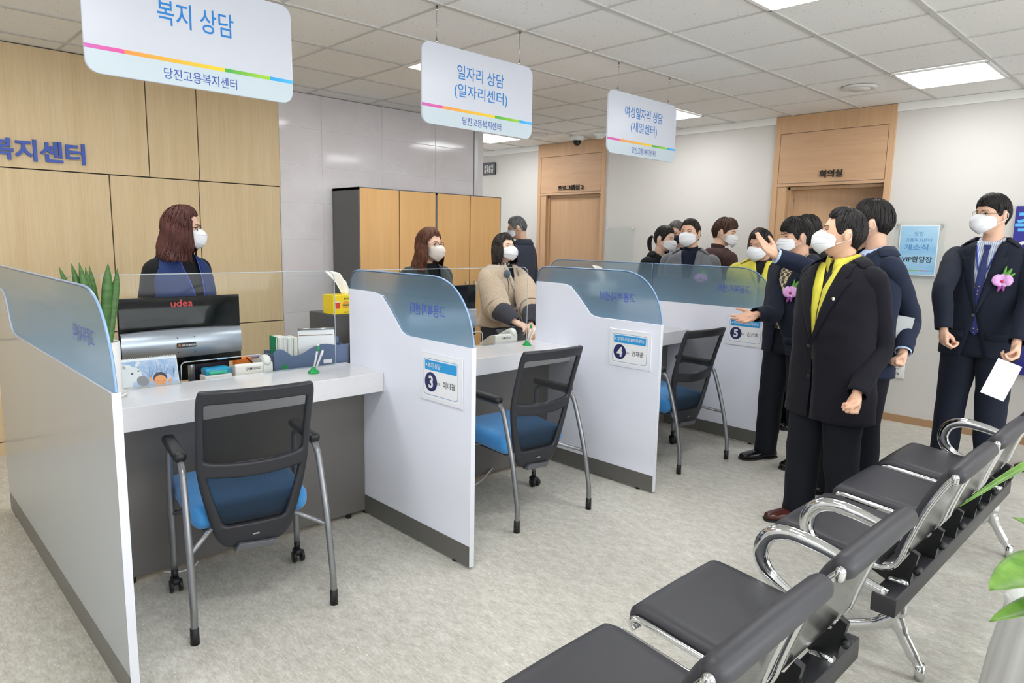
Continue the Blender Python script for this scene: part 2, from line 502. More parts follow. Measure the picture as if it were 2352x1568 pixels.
M_letter = mat('black_letter', '1E1C1B', 0.35)
def door_bay(num, D, O, H, words, wy0, wz, ww, wh, open_=False):
    d = bpy.data.objects.new('door_%d' % num, None); COL.objects.link(d); d.location = (XR, (D[0] + D[1]) / 2, 0)
    d['kind'] = 'structure'
    oy = d.location.y
    def loc(mb): 
        mb.v = [(x - XR, y - oy, z) for x, y, z in mb.v]
        return mb
    f = MB()                                              # surround: stiles, head and over-panel
    f.box((XR - 0.022, D[1] - 0.052, 0), (XR + 0.1, D[1], ZC))
    f.box((XR - 0.022, D[0], 0), (XR + 0.1, D[0] + 0.052, ZC))
    f.box((XR - 0.022, D[0] + 0.052, ZC - 0.16), (XR + 0.1, D[1] - 0.052, ZC))
    loc(f).build('door_frame', M_doorv, d, mods=[BV(0.002)])
    p = MB().box((XR - 0.018, D[0] + 0.056, H + 0.03), (XR + 0.02, D[1] - 0.056, ZC - 0.164))
    p.box((XR - 0.021, D[0] + 0.052, H), (XR + 0.1, D[1] - 0.052, H + 0.025))
    loc(p).build('over_panel', M_doorh, d)
    j = MB()
    for a, b in ((D[0] + 0.052, O[0] + 0.012), (O[1] - 0.012, D[1] - 0.052)):
        j.box((XR - 0.012, a, 0), (XR + 0.14, b, H))
    j.box((XR + 0.03, O[1] - 0.035, 0), (XR + 0.14, O[1] - 0.012, H)); j.box((XR + 0.03, O[0] + 0.012, 0), (XR + 0.14, O[0] + 0.03, H))
    j.box((XR + 0.03, O[0], H - 0.03), (XR + 0.14, O[1], H))
    loc(j).build('jamb', M_doorv, d, mods=[BV(0.002)])
    leaf = MB()
    W = O[1] - O[0] - 0.03
    if not open_:
        leaf.box((XR + 0.055, O[0] + 0.015, 0.008), (XR + 0.095, O[1] - 0.015, H - 0.006))
        lf = loc(leaf).build('door_leaf', M_doorv, d)
        h = MB().tube([(XR + 0.05, O[0] + 0.08, 1.0), (XR + 0.0, O[0] + 0.08, 1.0), (XR + 0.0, O[0] + 0.19, 1.0)], 0.010)
        loc(h).build('door_handle', M_chrome, lf)
    else:
        leaf.box((0, -W, 0.008), (0.04, 0, H - 0.012))
        lf = leaf.build('door_leaf', M_doorv, d, loc=(0.125, O[1] - oy - 0.03, 0), rot=(0, 0, R(17)))
        hg = MB()
        for z in (0.3, 1.1, 1.9):
            hg.tube([(-0.004, 0.004, z - 0.06), (-0.004, 0.004, z + 0.06)], 0.012, 8)
        hg.box((-0.003, 0.002, 0.02), (0.02, 0.012, H - 0.03))
        hg.build('hinge', M_alu, lf)
        h = MB().tube([(-0.0, -W + 0.07, 1.0), (-0.05, -W + 0.07, 1.0), (-0.05, -W + 0.18, 1.0)], 0.010)
        h.build('door_handle', M_chrome, lf)
        w = MB().box((-0.0035, -W * 0.52 - 0.05, H - 0.19), (0.0, -W * 0.52 + 0.05, H - 0.182))
        w.build('maker_plate', M_alu, lf)
    t = text(MB(), words, (XR - 0.019, wy0, wz), -Y, Z, ww, wh, bold=0.012, depth=0.012)
    # normal must point into the room (-x)
    loc(t).build('door_lettering', M_letter, d)
    return d
door_bay(1, D1, O1, DH1, '프로그램실 2', 3.474, 2.17, 0.42, 0.062)
door_bay(2, D2, O2, DH2, '회의실', 0.335, 2.171, 0.205, 0.068, True)
# the meeting room behind the open door: pale blue walls
mr = MB()
mr.box((XR + 2.6, -2.0, 0), (XR + 2.7, 2.2, ZC)); mr.box((XR + 0.14, 2.2, 0), (XR + 2.7, 2.3, ZC)); mr.box((XR + 0.14, -2.1, 0), (XR + 2.7, -2.0, ZC))
structure(mr, 'wall_meeting_room', mat('pale_blue_wall', 'A9C4DC', 0.8))

# ------------------------------------------------------------------ ceiling lights
M_panel = bpy.data.materials.new('light_panel'); M_panel.use_nodes = True
_nt = M_panel.node_tree; _nt.nodes.clear()
_e = _nt.nodes.new('ShaderNodeEmission'); _o = _nt.nodes.new('ShaderNodeOutputMaterial')
_e.inputs['Color'].default_value = (0.975, 0.988, 1.0, 1); _e.inputs['Strength'].default_value = PANEL
_nt.links.new(_e.outputs[0], _o.inputs[0])
M_frame = mat('light_frame', 'EDEDEA', 0.4)
VIS = {(1.31, -0.765): 'square white ceiling light at the top edge, above the standing men',
       (1.31, 1.66): 'square white ceiling light half hidden behind the second hanging sign',
       (3.75, -0.755): 'square white ceiling light over the right wall, beside a round vent',
       (3.75, 1.64): 'square white ceiling light peeking out right of the third hanging sign',
       (3.73, 4.07): 'square white ceiling light in the passage beyond the tiled wall'}
LX, LY = (-3.5, -1.1, 1.31, 3.75), (-4.4, -3.2, -0.76, 1.65)
spots = [(x, y) for x in LX for y in (-3.2, -0.76, 1.65)] + [(3.73, 4.07), (3.73, 6.2)]
for (x, y) in spots:
    lb = 'square white ceiling light in the row out of view'
    for (a, b), s_ in VIS.items():
        if abs(a - x) < 0.1 and abs(b - y) < 0.1:
            lb = s_
    t = thing('ceiling_light', lb, 'ceiling light', (x, y, ZC - 0.004), 0, 'square ceiling lights')
    f = MB()
    for sx in (-1, 1):
        f.box((sx * 0.292 - 0.012, -0.292, -0.006), (sx * 0.292 + 0.012, 0.292, 0.004))
        f.box((-0.292, sx * 0.28 - 0.012, -0.006), (0.292, sx * 0.28 + 0.012, 0.004))
    f.build('frame', M_frame, t)
    MB().box((-0.282, -0.27, -0.003), (0.282, 0.27, 0.003)).build('diffuser', M_panel, t)
mrl = thing('ceiling_light', 'ceiling light inside the meeting room behind the open door', 'ceiling light', (XR + 1.3, 0.8, ZC - 0.004), 0, 'square ceiling lights')
MB().box((-0.28, -0.28, -0.003), (0.28, 0.28, 0.003)).build('diffuser', M_panel, mrl)

# round vents, dome camera, smoke detector
M_vent = mat('vent_white', 'DCDBD8', 0.5)
def vent(x, y, lb):
    t = thing('ceiling_vent', lb, 'vent', (x, y, ZC), 0, 'round ceiling vents')
    MB().lathe([(0.075, -0.004), (0.095, -0.016), (0.118, -0.012), (0.128, 0.0)], n=40).build('ring', M_vent, t)
    MB().lathe([(0.0, -0.018), (0.072, -0.018), (0.080, -0.010), (0.080, 0.0)], n=40).build('disc', M_vent, t)
    MB().lathe([(0.0, -0.0015), (0.1, -0.0015)], n=30).build('throat', M_dark, t)
vent(3.735, -0.16, 'round white ceiling vent beside the light near the right wall')
vent(3.90, 3.42, 'round white ceiling vent behind the second hanging sign')
dc = thing('dome_camera', 'small black and white dome camera on the ceiling before a door', 'security camera', (4.28, 3.14, ZC), 0)
MB().lathe([(0.0, 0.0), (0.085, 0.0), (0.088, -0.02), (0.075, -0.045), (0.052, -0.05)], n=28).build('housing', M_white, dc)
MB().lathe([(0.052, -0.048), (0.05, -0.07), (0.036, -0.095), (0.015, -0.108), (0.0, -0.11)], n=24).build('dome', mat('dome_black', '101114', 0.05), dc)
MB().ball((-0.028, -0.035, -0.084), 0.014).build('lens', mat('lens_grey', '55585C', 0.1, 0.5), dc)
sd = thing('smoke_detector', 'round white smoke detector on the ceiling by the dome camera', 'smoke detector', (4.30, 2.82, ZC), 0)
MB().lathe([(0.0, -0.055), (0.03, -0.055), (0.055, -0.04), (0.055, -0.03), (0.075, -0.025), (0.078, 0.0)], n=28).build('body', M_white, sd)

# wall plates on the right wall
def clear_mat():
    m = bpy.data.materials.new('clear_acrylic'); m.use_nodes = True
    nt = m.node_tree; b = nt.nodes['Principled BSDF']
    b.inputs['Base Color'].default_value = lin('F4F8F8'); b.inputs['Roughness'].default_value = 0.03; b.inputs['Specular IOR Level'].default_value = 1.0
    tr = nt.nodes.new('ShaderNodeBsdfTransparent'); tr.inputs['Color'].default_value = (0.97, 0.985, 0.985, 1)
    fr = nt.nodes.new('ShaderNodeFresnel'); fr.inputs['IOR'].default_value = 1.3
    gl = nt.nodes.new('ShaderNodeBsdfGlossy'); gl.inputs['Roughness'].default_value = 0.04
    mx = nt.nodes.new('ShaderNodeMixShader')
    ge = nt.nodes.new('ShaderNodeNewGeometry'); ml = nt.nodes.new('ShaderNodeMath'); ml.operation = 'MULTIPLY_ADD'; ml.inputs[1].default_value = -1; ml.inputs[2].default_value = 1
    m2 = nt.nodes.new('ShaderNodeMath'); m2.operation = 'MULTIPLY'
    nt.links.new(ge.outputs['Backfacing'], ml.inputs[0]); nt.links.new(ml.outputs[0], m2.inputs[0]); nt.links.new(fr.outputs[0], m2.inputs[1])
    nt.links.new(m2.outputs[0], mx.inputs[0]); nt.links.new(tr.outputs[0], mx.inputs[1]); nt.links.new(gl.outputs[0], mx.inputs[2])
    nt.links.new(mx.outputs[0], nt.nodes['Material Output'].inputs['Surface'])
    return m
M_acryl = clear_mat()
def acr_panel(name, lb, y0, y1, z0, z1):
    t = thing(name, lb, 'wall sign', (XR, (y0 + y1) / 2, z0), 0)
    w, h = abs(y1 - y0), z1 - z0
    MB().box((-0.022, -w / 2, 0), (-0.018, w / 2, h)).build('acrylic_sheet', M_acryl, t)
    for sy in (-1, 1):
        for z in (0.025, h - 0.025):
            s_ = MB().lathe([(0.0, 0.012), (0.008, 0.011), (0.009, 0.0), (0.007, -0.02)], n=12, M=Matrix.Rotation(-PI / 2, 4, 'Y'), c=(-0.024, sy * (w / 2 - 0.025), z))
            s_.build('standoff', M_chrome, t)
    return t, w, h
acr_panel('sign_holder', 'empty clear acrylic sign holder on the wall between the doors', 2.885, 2.485, 1.23, 1.694)
vp, w_, h_ = acr_panel('sign_holder', 'acrylic wall sign with a light blue notice beside the open door', -0.245, -0.628, 1.215, 1.738)
pw, ph = 0.297, 0.42
MB().box((-0.017, -pw / 2, 0.07), (-0.015, pw / 2, 0.07 + ph)).build('paper', mat('paper_white', 'F0F2F4', 0.5), vp)
pb = MB()
pb.box((-0.0178, -pw / 2 + 0.008, 0.078), (-0.0172, pw / 2 - 0.008, 0.07 + ph - 0.008))
m_ = mat('notice_blue', '8FC3EA', 0.4, noise_=((0.6, 1.2, 5), 'BFE0F4', 0.35, 0.65))
pb.build('blue_ground', m_, vp)
tx = MB()
text(tx, '당진', (-0.0185, 0.0, 0.418), -Y, Z, 0.066, bold=0.004)
text(tx, '고용복지센터', (-0.0185, 0.0, 0.366), -Y, Z, 0.20, bold=0.004)
text(tx, '개소식', (-0.0185, 0.012, 0.305), -Y, Z, 0.18, 0.052, bold=0.004)
tx.build('lettering', mat('notice_letter_blue', '4F86C4', 0.5), vp)
text(MB(), 'VIP환담장', (-0.0185, 0.0, 0.205), -Y, Z, 0.23, bold=0.012).build('lettering', M_letter, vp)
st = MB()
for i, (a, b) in enumerate(((0.125, 0.05), (0.05, -0.03), (-0.03, -0.09), (-0.09, -0.135))):
    st.box((-0.0186, b, 0.108), (-0.0178, a, 0.115), i)
st.build('colour_stripe', [mat('st_orange', 'E8B63A'), mat('st_green', '8CC152'), mat('st_pink', 'C8447F'), mat('st_blue', '6FA6DA')], vp)
# outlet, small black sign, banner
ot = thing('wall_outlet', 'white double wall outlet low on the right wall', 'outlet', (XR, -0.372, 0.385), 0)
MB().rbox((-0.01, -0.058, 0), (0.0, 0.058, 0.122), 0.004).build('plate', M_white, ot)
for z in (0.036, 0.086):
    k = MB().lathe([(0.0, 0.001), (0.016, 0.001), (0.018, 0.006), (0.02, 0.006), (0.021, 0.0)], n=20, M=Matrix.Rotation(-PI / 2, 4, 'Y'), c=(-0.010, 0, z)).build('socket', mat('socket_grey', 'C9C8C4', 0.4), ot)
    MB().tube([(-0.0115, -0.007, z), (-0.0116, -0.0069, z)], 0.003, 8).tube([(-0.0115, 0.007, z), (-0.0116, 0.0071, z)], 0.003, 8).build('pin_hole', M_black, k)
# ------------------------------------------------------------------ signs on the wall, hanging signs
M_blueletter = mat('blue_letter', '2C4FB0', 0.35)
wl = thing('wall_lettering', 'raised dark blue lettering on the maple wall', 'lettering', (-0.69, YW - 0.006, 1.95))
text(MB(), '고용복지센터', (-0.407, -0.001, 0.096), X, Z, 0.825, 0.142, bold=0.028, depth=0.018).build('letters', M_blueletter, wl)
fs = thing('direction_sign', 'small black sign with white lettering beside the tiled wall', 'sign', (XR, 4.99, 2.40))
MB().prism(rrect(0.27, 0.165, 0.02), lambda u, v, w: (w, u, v + 0.0825), -0.02, 0.0).build('plate', mat('sign_black', '2B2F36', 0.4), fs)
text(MB(), '실업급여\n설명회장', (-0.0215, 0, 0.0825), -Y, Z, 0.19, 0.115, bold=0.012).build('lettering', M_white, fs)

M_signw = mat('sign_white', 'CBCFDA', 0.28, spec=0.5)
M_signlow = mat('sign_pale', 'C2D0D8', 0.28)
M_steel = mat('steel', 'A9ABAD', 0.25, 1.0)
STR = [('st1', 'C75CB0', 'E0489C', 0.165), ('st2', 'EE8F3E', 'EFD02E', 0.465), ('st3', '3FA848', 'A5D336', 0.24), ('st4', '29A2EA', '55BCF4', 0.13)]
def grad_mat(name, c1, c2, x0, x1):
    m = mat(name, c1, 0.35)
    nt, b = nodes(m)
    tc = nt.nodes.new('ShaderNodeTexCoord'); sp = nt.nodes.new('ShaderNodeSeparateXYZ'); mr_ = nt.nodes.new('ShaderNodeMapRange')
    mr_.inputs['From Min'].default_value = x0; mr_.inputs['From Max'].default_value = x1
    mx = nt.nodes.new('ShaderNodeMix'); mx.data_type = 'RGBA'; mx.inputs[6].default_value = lin(c1); mx.inputs[7].default_value = lin(c2)
    nt.links.new(tc.outputs['Object'], sp.inputs[0]); nt.links.new(sp.outputs['X'], mr_.inputs['Value'])
    nt.links.new(mr_.outputs[0], mx.inputs[0]); nt.links.new(mx.outputs[2], b.inputs['Base Color'])
    return m
M_signblue = mat('sign_letter_blue', '1E7CC9', 0.4)
M_signnavy = mat('sign_letter_navy', '304FA8', 0.4)
def hanging_sign(cx, y, words, lb, cz=2.335):
    W, H = 0.82, 0.415
    t = thing('hanging_sign', lb, 'hanging sign', (cx, y, cz), 0, 'hanging counter signs')
    MB().prism(rrect(W, H, 0.05), lambda u, v, w: (u, w, v), -0.006, 0.006).build('board', M_signw, t, mods=[BV(0.0015, 1)])
    yb = -H / 2 + 0.088
    lo = [(u, v) for u, v in rrect(W - 0.004, H - 0.004, 0.048) if v < 0]
    lo = [(W / 2 - 0.002, yb - 0.001), (-W / 2 + 0.002, yb - 0.001)] + [p for p in lo if p[1] < yb]
    MB().prism(lo, lambda u, v, w: (u, w, v), -0.0072, -0.0065).build('lower_band', M_signlow, t)
    x = -W / 2
    mats = []; sm = MB()
    for i, (n, a, b, f) in enumerate(STR):
        mats.append(grad_mat(n, a, b, x, x + f * W)); sm.box((x, -0.0080, yb - 0.001), (x + f * W, -0.0064, yb + 0.014), i); x += f * W
    sm.build('colour_stripe', mats, t)
    tm = MB()
    if len(words) == 1:
        text(tm, words[0], (0.0, -0.0072, 0.065), X, Z, 0.30, 0.095, bold=0.006)
    else:
        text(tm, words[0], (0.0, -0.0072, 0.088), X, Z, words[2], 0.075, bold=0.004)
        text(tm, words[1], (0.005, -0.0072, -0.012), X, Z, words[3], 0.080, bold=0.004)
    tm.build('title', M_signblue, t)
    text(MB(), '당진고용복지센터', (0.01, -0.0080, -0.165), X, Z, 0.29, 0.043, bold=0.004).build('centre_name', M_signnavy, t)
    for sx in (-0.31, 0.30):
        w = MB().tube([(sx, 0, H / 2), (sx, 0, ZC - cz)], 0.0012, 6)
        w.tube([(sx, 0, H / 2 - 0.004), (sx, 0, H / 2 + 0.012), (sx, 0, H / 2 + 0.03)], [0.006, 0.006, 0.002], 8)
        w.tube([(sx, 0, ZC - cz - 0.035), (sx, 0, ZC - cz - 0.02), (sx, 0, ZC - cz)], [0.002, 0.005, 0.007], 8)
        w.build('wire', M_steel, t)
hanging_sign(-0.848, 0.75, ['복지 상담'], 'nearest white hanging sign, over the first counter, one line of blue lettering', 2.312)
hanging_sign(0.692, 0.753, ['일자리 상담', '(일자리센터)', 0.345, 0.395], 'middle white hanging sign, two lines of blue lettering, over the second counter', 2.326)
hanging_sign(2.236, 0.747, ['여성일자리 상담', '(새일센터)', 0.455, 0.315], 'farthest white hanging sign, over the third counter, before the closed door', 2.326)

# ------------------------------------------------------------------ counter
M_lam = mat('white_laminate', 'EFF2FE', 0.22, spec=0.5)
M_edge = mat('white_edge', 'E4E7F0', 0.35)
M_kick = mat('grey_kick', '6B6A66', 0.35, 0.2)
M_grey = mat('grey_board', '73706D', 0.4, 0.1)
M_stone = mat('white_stone', 'DEDEE0', 0.18, spec=0.5, noise_=((160, 160, 160), 'C9C8CA', 0.58, 0.74))
T = 0.0256
def glass_mat(z0=1.03, z1=1.32):
    m = bpy.data.materials.new('tinted_glass'); m.use_nodes = True
    nt = m.node_tree; b = nt.nodes['Principled BSDF']
    b.inputs['Base Color'].default_value = lin('DDE9F4'); b.inputs['Transmission Weight'].default_value = 1.0
    b.inputs['Roughness'].default_value = 0.16; b.inputs['IOR'].default_value = 1.25
    d = nt.nodes.new('ShaderNodeBsdfTranslucent'); d.inputs['Color'].default_value = lin('A9D2EE')
    d2 = nt.nodes.new('ShaderNodeBsdfDiffuse'); d2.inputs['Color'].default_value = lin('B8D8EE')
    a = nt.nodes.new('ShaderNodeMixShader'); a.inputs[0].default_value = 0.5
    nt.links.new(d.outputs[0], a.inputs[1]); nt.links.new(d2.outputs[0], a.inputs[2])
    tc = nt.nodes.new('ShaderNodeTexCoord'); sp = nt.nodes.new('ShaderNodeSeparateXYZ'); mr_ = nt.nodes.new('ShaderNodeMapRange')
    mr_.inputs['From Min'].default_value = z0; mr_.inputs['From Max'].default_value = z1
    mr_.inputs['To Min'].default_value = 0.60; mr_.inputs['To Max'].default_value = 0.20
    nt.links.new(tc.outputs['Object'], sp.inputs[0]); nt.links.new(sp.outputs['Z'], mr_.inputs['Value'])
    mx = nt.nodes.new('ShaderNodeMixShader')
    nt.links.new(mr_.outputs[0], mx.inputs[0]); nt.links.new(b.outputs[0], mx.inputs[1]); nt.links.new(a.outputs[0], mx.inputs[2])
    nt.links.new(mx.outputs[0], nt.nodes['Material Output'].inputs['Surface'])
    return m
M_glass = glass_mat()
M_gedge = mat('glass_edge', 'A4C8F6', 0.15, trans=0.25, ior=1.4)
M_glasstext = mat('glass_letter', '4A5FBE', 0.4)
def smooth2(P, n=5):
    return [(p[0], p[1]) for p in cat([(a, b, 0) for a, b in P], n)]
def partition(x, kind, lb):
    t = thing('counter_partition', lb, 'partition', (x, 0, 0), 0, 'white counter partitions')
    if kind == 'mid':
        y1, back = 1.027, True
        top = [(0.0, 1.039), (0.47, 1.041)] + smooth2([(0.50, 1.044), (0.535, 1.056), (0.565, 1.085), (0.62, 1.14), (0.68, 1.195), (0.72, 1.224), (0.78, 1.237)]) + [(y1, 1.239)]
    elif kind == 'long':
        y1 = 2.19
        top = [(0.0, 1.039), (1.58, 1.035)] + smooth2([(1.62, 1.037), (1.68, 1.05), (1.73, 1.09), (1.79, 1.175), (1.83, 1.21), (1.89, 1.231)]) + [(y1, 1.232)]
    else:
        y1 = 2.28
        top = [(0.0, 1.039), (y1, 1.036)]
    out = [(0.0, 0.011)] + top + [(y1, 0.011)]
    MB().prism(out, lambda u, v, w: (w, u, v), 0.0008, T - 0.0008).build('panel', M_lam, t, mods=[BV(0.0012, 1)])
    if kind == 'long':
        of_ = [(0.003, 0.112)] + [(max(u, 0.003), v - 0.0015) for u, v in top] + [(y1, 0.112)]
        MB().prism(of_, lambda u, v, w: (w, u, v), -0.0009, 0.0010).build('outer_face', mat('grey_laminate', 'A6ACB2', 0.13), t)
    e = MB().box((-0.0004, -0.0015, 0.011), (T + 0.0004, 0.0015, 1.0395))
    e.build('edge_band', M_edge, t, mods=[BV(0.001, 1)])
    k = MB().box((-0.0012, 0.004, 0.012), (0.0015, y1 - 0.002, 0.1107)).box((T - 0.0015, 0.004, 0.012), (T + 0.0012, y1 - 0.002, 0.1107))
    k.build('kick_band', M_kick, t)
    for yy in (0.12, y1 - 0.12):
        MB().lathe([(0.0, 0.0), (0.014, 0.0), (0.014, 0.012)], c=(T / 2, yy, 0), n=14).build('levelling_foot', M_black, t)
    # glass screen standing on the top edge
    fr = smooth2([(0.0, 1.034), (0.004, 1.07), (0.022, 1.143), (0.06, 1.218), (0.11, 1.275), (0.165, 1.312), (0.235, 1.336), (0.30, 1.343)], 4)
    gx = T / 2
    def pane(o2):
        g = MB().prism(o2, lambda u, v, w: (gx + w, u, v), -0.005, 0.005)
        go = g.build('glass_screen', M_glass, t)
        n = len(o2)
        rim = [(gx, u, v) for u, v in o2]
        em = MB()
        vis = [p for p in rim]
        em.tube([(p[0], p[1], p[2]) for p in vis], 0.0042, 6, closed=True, flat=1.2)
        em.build('polished_edge', M_gedge, go)
        return go
    low = [(u, v - 0.006) for u, v in top]
    if kind == 'far':
        g1 = fr + [(1.078, 1.343), (1.078, 1.031)]
        go = pane(g1)
        pane([(1.088, 1.031), (1.088, 1.343)] + smooth2([(2.12, 1.343), (2.19, 1.33), (2.24, 1.29), (2.262, 1.24), (2.265, 1.20)], 4) + [(2.265, 1.030)])
    else:
        yb = y1 + 0.002
        bk = smooth2([(yb - 0.10, 1.343), (yb - 0.04, 1.332), (yb - 0.01, 1.30), (yb, 1.262), (yb, 1.236)], 4)
        go = pane(fr + bk + [p for p in low[::-1] if 0.002 < p[0] < yb - 0.004])
    text(MB(), '고용복지센터', (gx - 0.0062, 0.333, 1.181), Y, Z, 0.275, 0.058, bold=0.006).build('glass_lettering', M_glasstext, go)
    return t
XP = [-1.4206, 0.0, 1.4646, 2.92]
partition(XP[0], 'long', 'leftmost counter partition, nearest the camera, its grey outer face showing')
partition(XP[1], 'mid', 'white counter partition with glass top carrying the plate numbered 3')
partition(XP[2], 'mid', 'white counter partition with glass top carrying the plate numbered 4')
partition(XP[3], 'far', 'farthest counter partition, two glass panes, carrying the plate numbered 5')

M_plate = mat('plate_acrylic', 'EEF0F8', 0.12, spec=0.5)
M_paper = mat('paper', 'F2F3F6', 0.5)
M_pblue = mat('print_blue', '2F9FE0', 0.4)
M_pnavy = mat('print_navy', '2A2F63', 0.4)
M_pline = mat('print_line', '4B8FCF', 0.4)
M_ink = mat('print_ink', '26262C', 0.5)
def name_plate(x, num, head, hw, who, lb):
    t = thing('name_plate', lb, 'name plate', (x, 0.213, 0.868), 0, 'numbered counter plates')
    W, H = 0.315, 0.232
    MB().box((-0.005, -W / 2, -H / 2), (0.0, W / 2, H / 2)).build('holder', M_plate, t, mods=[BV(0.0012, 1)])
    MB().box((-0.0056, -0.14, -0.101), (-0.005, 0.14, 0.101)).build('card', M_paper, t)
    fr = MB()
    o2 = [(u, v) for u, v in rrect(0.258, 0.176, 0.018)]
    # only the upper right corner is rounded in print; keep a thin frame
    n = len(o2)
    inn = [(u * 0.983, v * 0.975) for u, v in o2]
    vs = [(-0.0061, -u, v) for u, v in o2] + [(-0.0061, -u, v) for u, v in inn]
    fr.add(vs, [(i, (i + 1) % n, n + (i + 1) % n, n + i) for i in range(n)])
    fr.build('print_frame', M_pline, t)
    MB().prism(rrect(0.238, 0.047, 0.006), lambda u, v, w: (w, -u, v + 0.056), -0.0064, -0.0058).build('print_header', M_pblue, t)
    hm = MB()
    text(hm, head, (-0.0067, 0.095 - hw / 2, 0.056), -Y, Z, hw, 0.026, bold=0.014)
    hm.prism([(0.005 * math.cos(a * PI / 5), 0.005 * math.sin(a * PI / 5)) for a in range(10)], lambda u, v, w: (w, 0.107 + u, 0.056 + v), -0.0067, -0.0064)
    hm.build('header_lettering', M_white, t)
    MB().prism([(0.047 * math.cos(a * PI / 18), 0.047 * math.sin(a * PI / 18)) for a in range(36)], lambda u, v, w: (w, 0.073 + u, v - 0.024), -0.0064, -0.0058).build('number_disc', M_pnavy, t)
    text(MB(), num, (-0.0068, 0.073, -0.024), -Y, Z, None, 0.061, bold=0.035).build('number', M_white, t)
    nm = MB()
    text(nm, '담당', (-0.0064, 0.013, -0.026), -Y, Z, 0.024, bold=0.006)
    text(nm, who, (-0.0064, -0.063, -0.024), -Y, Z, 0.088, 0.032, bold=0.010)
    nm.build('name', M_ink, t)
name_plate(-0.0012, '3', '복지 상담', 0.095, '이미경', 'white counter plate numbered 3 with blue header on the nearest inner partition')
name_plate(XP[2] - 0.0012, '4', '일자리상담(일자리센터)', 0.20, '안재운', 'white counter plate numbered 4 with blue header on the middle partition')
name_plate(XP[3] - 0.0012, '5', '여성일자리상담(새일센터)', 0.20, '김선희', 'white counter plate numbered 5 behind the outstretched hand')

M_deskw = wood_mat('desk_maple', 'D9BF95', 'CBB085', 120, 0.4, 'x')
def counter(x0, x1, lb, lb2):
    t = thing('service_counter', lb, 'counter', (x0, 0.696, 0), 0, 'white stone service counters')
    w = x1 - x0
    MB().box((0.001, 0, 0.727), (w - 0.001, 0.37, 0.828)).build('worktop', M_stone, t, mods=[BV(0.003)])
    MB().box((0.002, 0.192, 0.024), (w - 0.002, 0.212, 0.727)).build('front_panel', M_grey, t)
    for xx in (0.22, w - 0.1):
        MB().lathe([(0.0, 0.0), (0.016, 0.0), (0.016, 0.026)], c=(xx, 0.202, 0), n=14).build('levelling_foot', M_black, t)
    d = thing('staff_desk', lb2, 'desk', (x0, 1.07, 0), 0, 'maple staff desks')
    MB().box((-0.02 if x0 > -1 else 0.03, 0, 0.715), (w + 0.0, 0.46, 0.742)).build('desk_top', M_deskw, d, mods=[BV(0.002)])
    for xx in (0.04, w - 0.06):
        MB().box((xx, 0.02, 0.0), (xx + 0.025, 0.44, 0.715)).build('side_panel', M_deskw, d)
    return t
counter(XP[0] + T, XP[1], 'nearest white stone service counter on a dark grey front, bearing the calendar', 'maple staff desk behind the nearest counter, under the monitor with red lettering')
counter(XP[1] + T, XP[2], 'middle white stone service counter, between the plates numbered 3 and 4', 'maple staff desk behind the middle counter')
counter(XP[2] + T, XP[3], 'farthest white stone service counter, beside the plate numbered 5', 'maple staff desk behind the farthest counter')

def screen_guard(x0, x1, cx0, cx1, lb):
    """clear sheet on the counter with a pass-through cut-out"""
    t = thing('acrylic_guard', lb, 'acrylic screen', (0, 1.04, 0.831), 0, 'clear acrylic counter screens')
    H = 0.505; r = 0.045
    o2 = [(cx0, 0.0)] + [(cx0 + 0.02 - 0.02 * math.cos(a), 0.075 + 0.02 * math.sin(a)) for a in (0, .5, 1, PI / 2)]
    o2 += [(cx1 - 0.02 + 0.02 * math.cos(a), 0.075 + 0.02 * math.sin(a)) for a in (PI / 2, 1, .5, 0)] + [(cx1, 0.0)]
    o2 += [(x1, 0.0)] + [(x1 - r + r * math.cos(a), H - r + r * math.sin(a)) for a in (0, .4, .8, 1.2, PI / 2)]
    o2 += [(x0 + r - r * math.cos(a), H - r + r * math.sin(a)) for a in (PI / 2, 1.2, .8, .4, 0)] + [(x0, 0.0)]
    MB().prism(o2, lambda u, v, w: (u, w, v), -0.002, 0.002).build('sheet', M_acryl, t)
    MB().tube([(u, 0, v) for u, v in o2], 0.0024, 6, closed=True).build('sheet_edge', mat('acrylic_edge', 'E4EEF2', 0.15, trans=0.5), t)
    for a, b in ((x0 + 0.02, cx0 - 0.01), (cx1 + 0.01, x1 - 0.02)):
        MB().box((a, -0.03, 0.0), (b, 0.03, 0.003)).build('sheet_foot', M_acryl, t)
screen_guard(-1.33, -0.08, -0.88, -0.487, 'clear acrylic screen on the nearest counter, before the monitor with red lettering')
screen_guard(0.10, 1.395, 0.55, 0.985, 'clear acrylic screen on the middle counter, before the woman in beige')
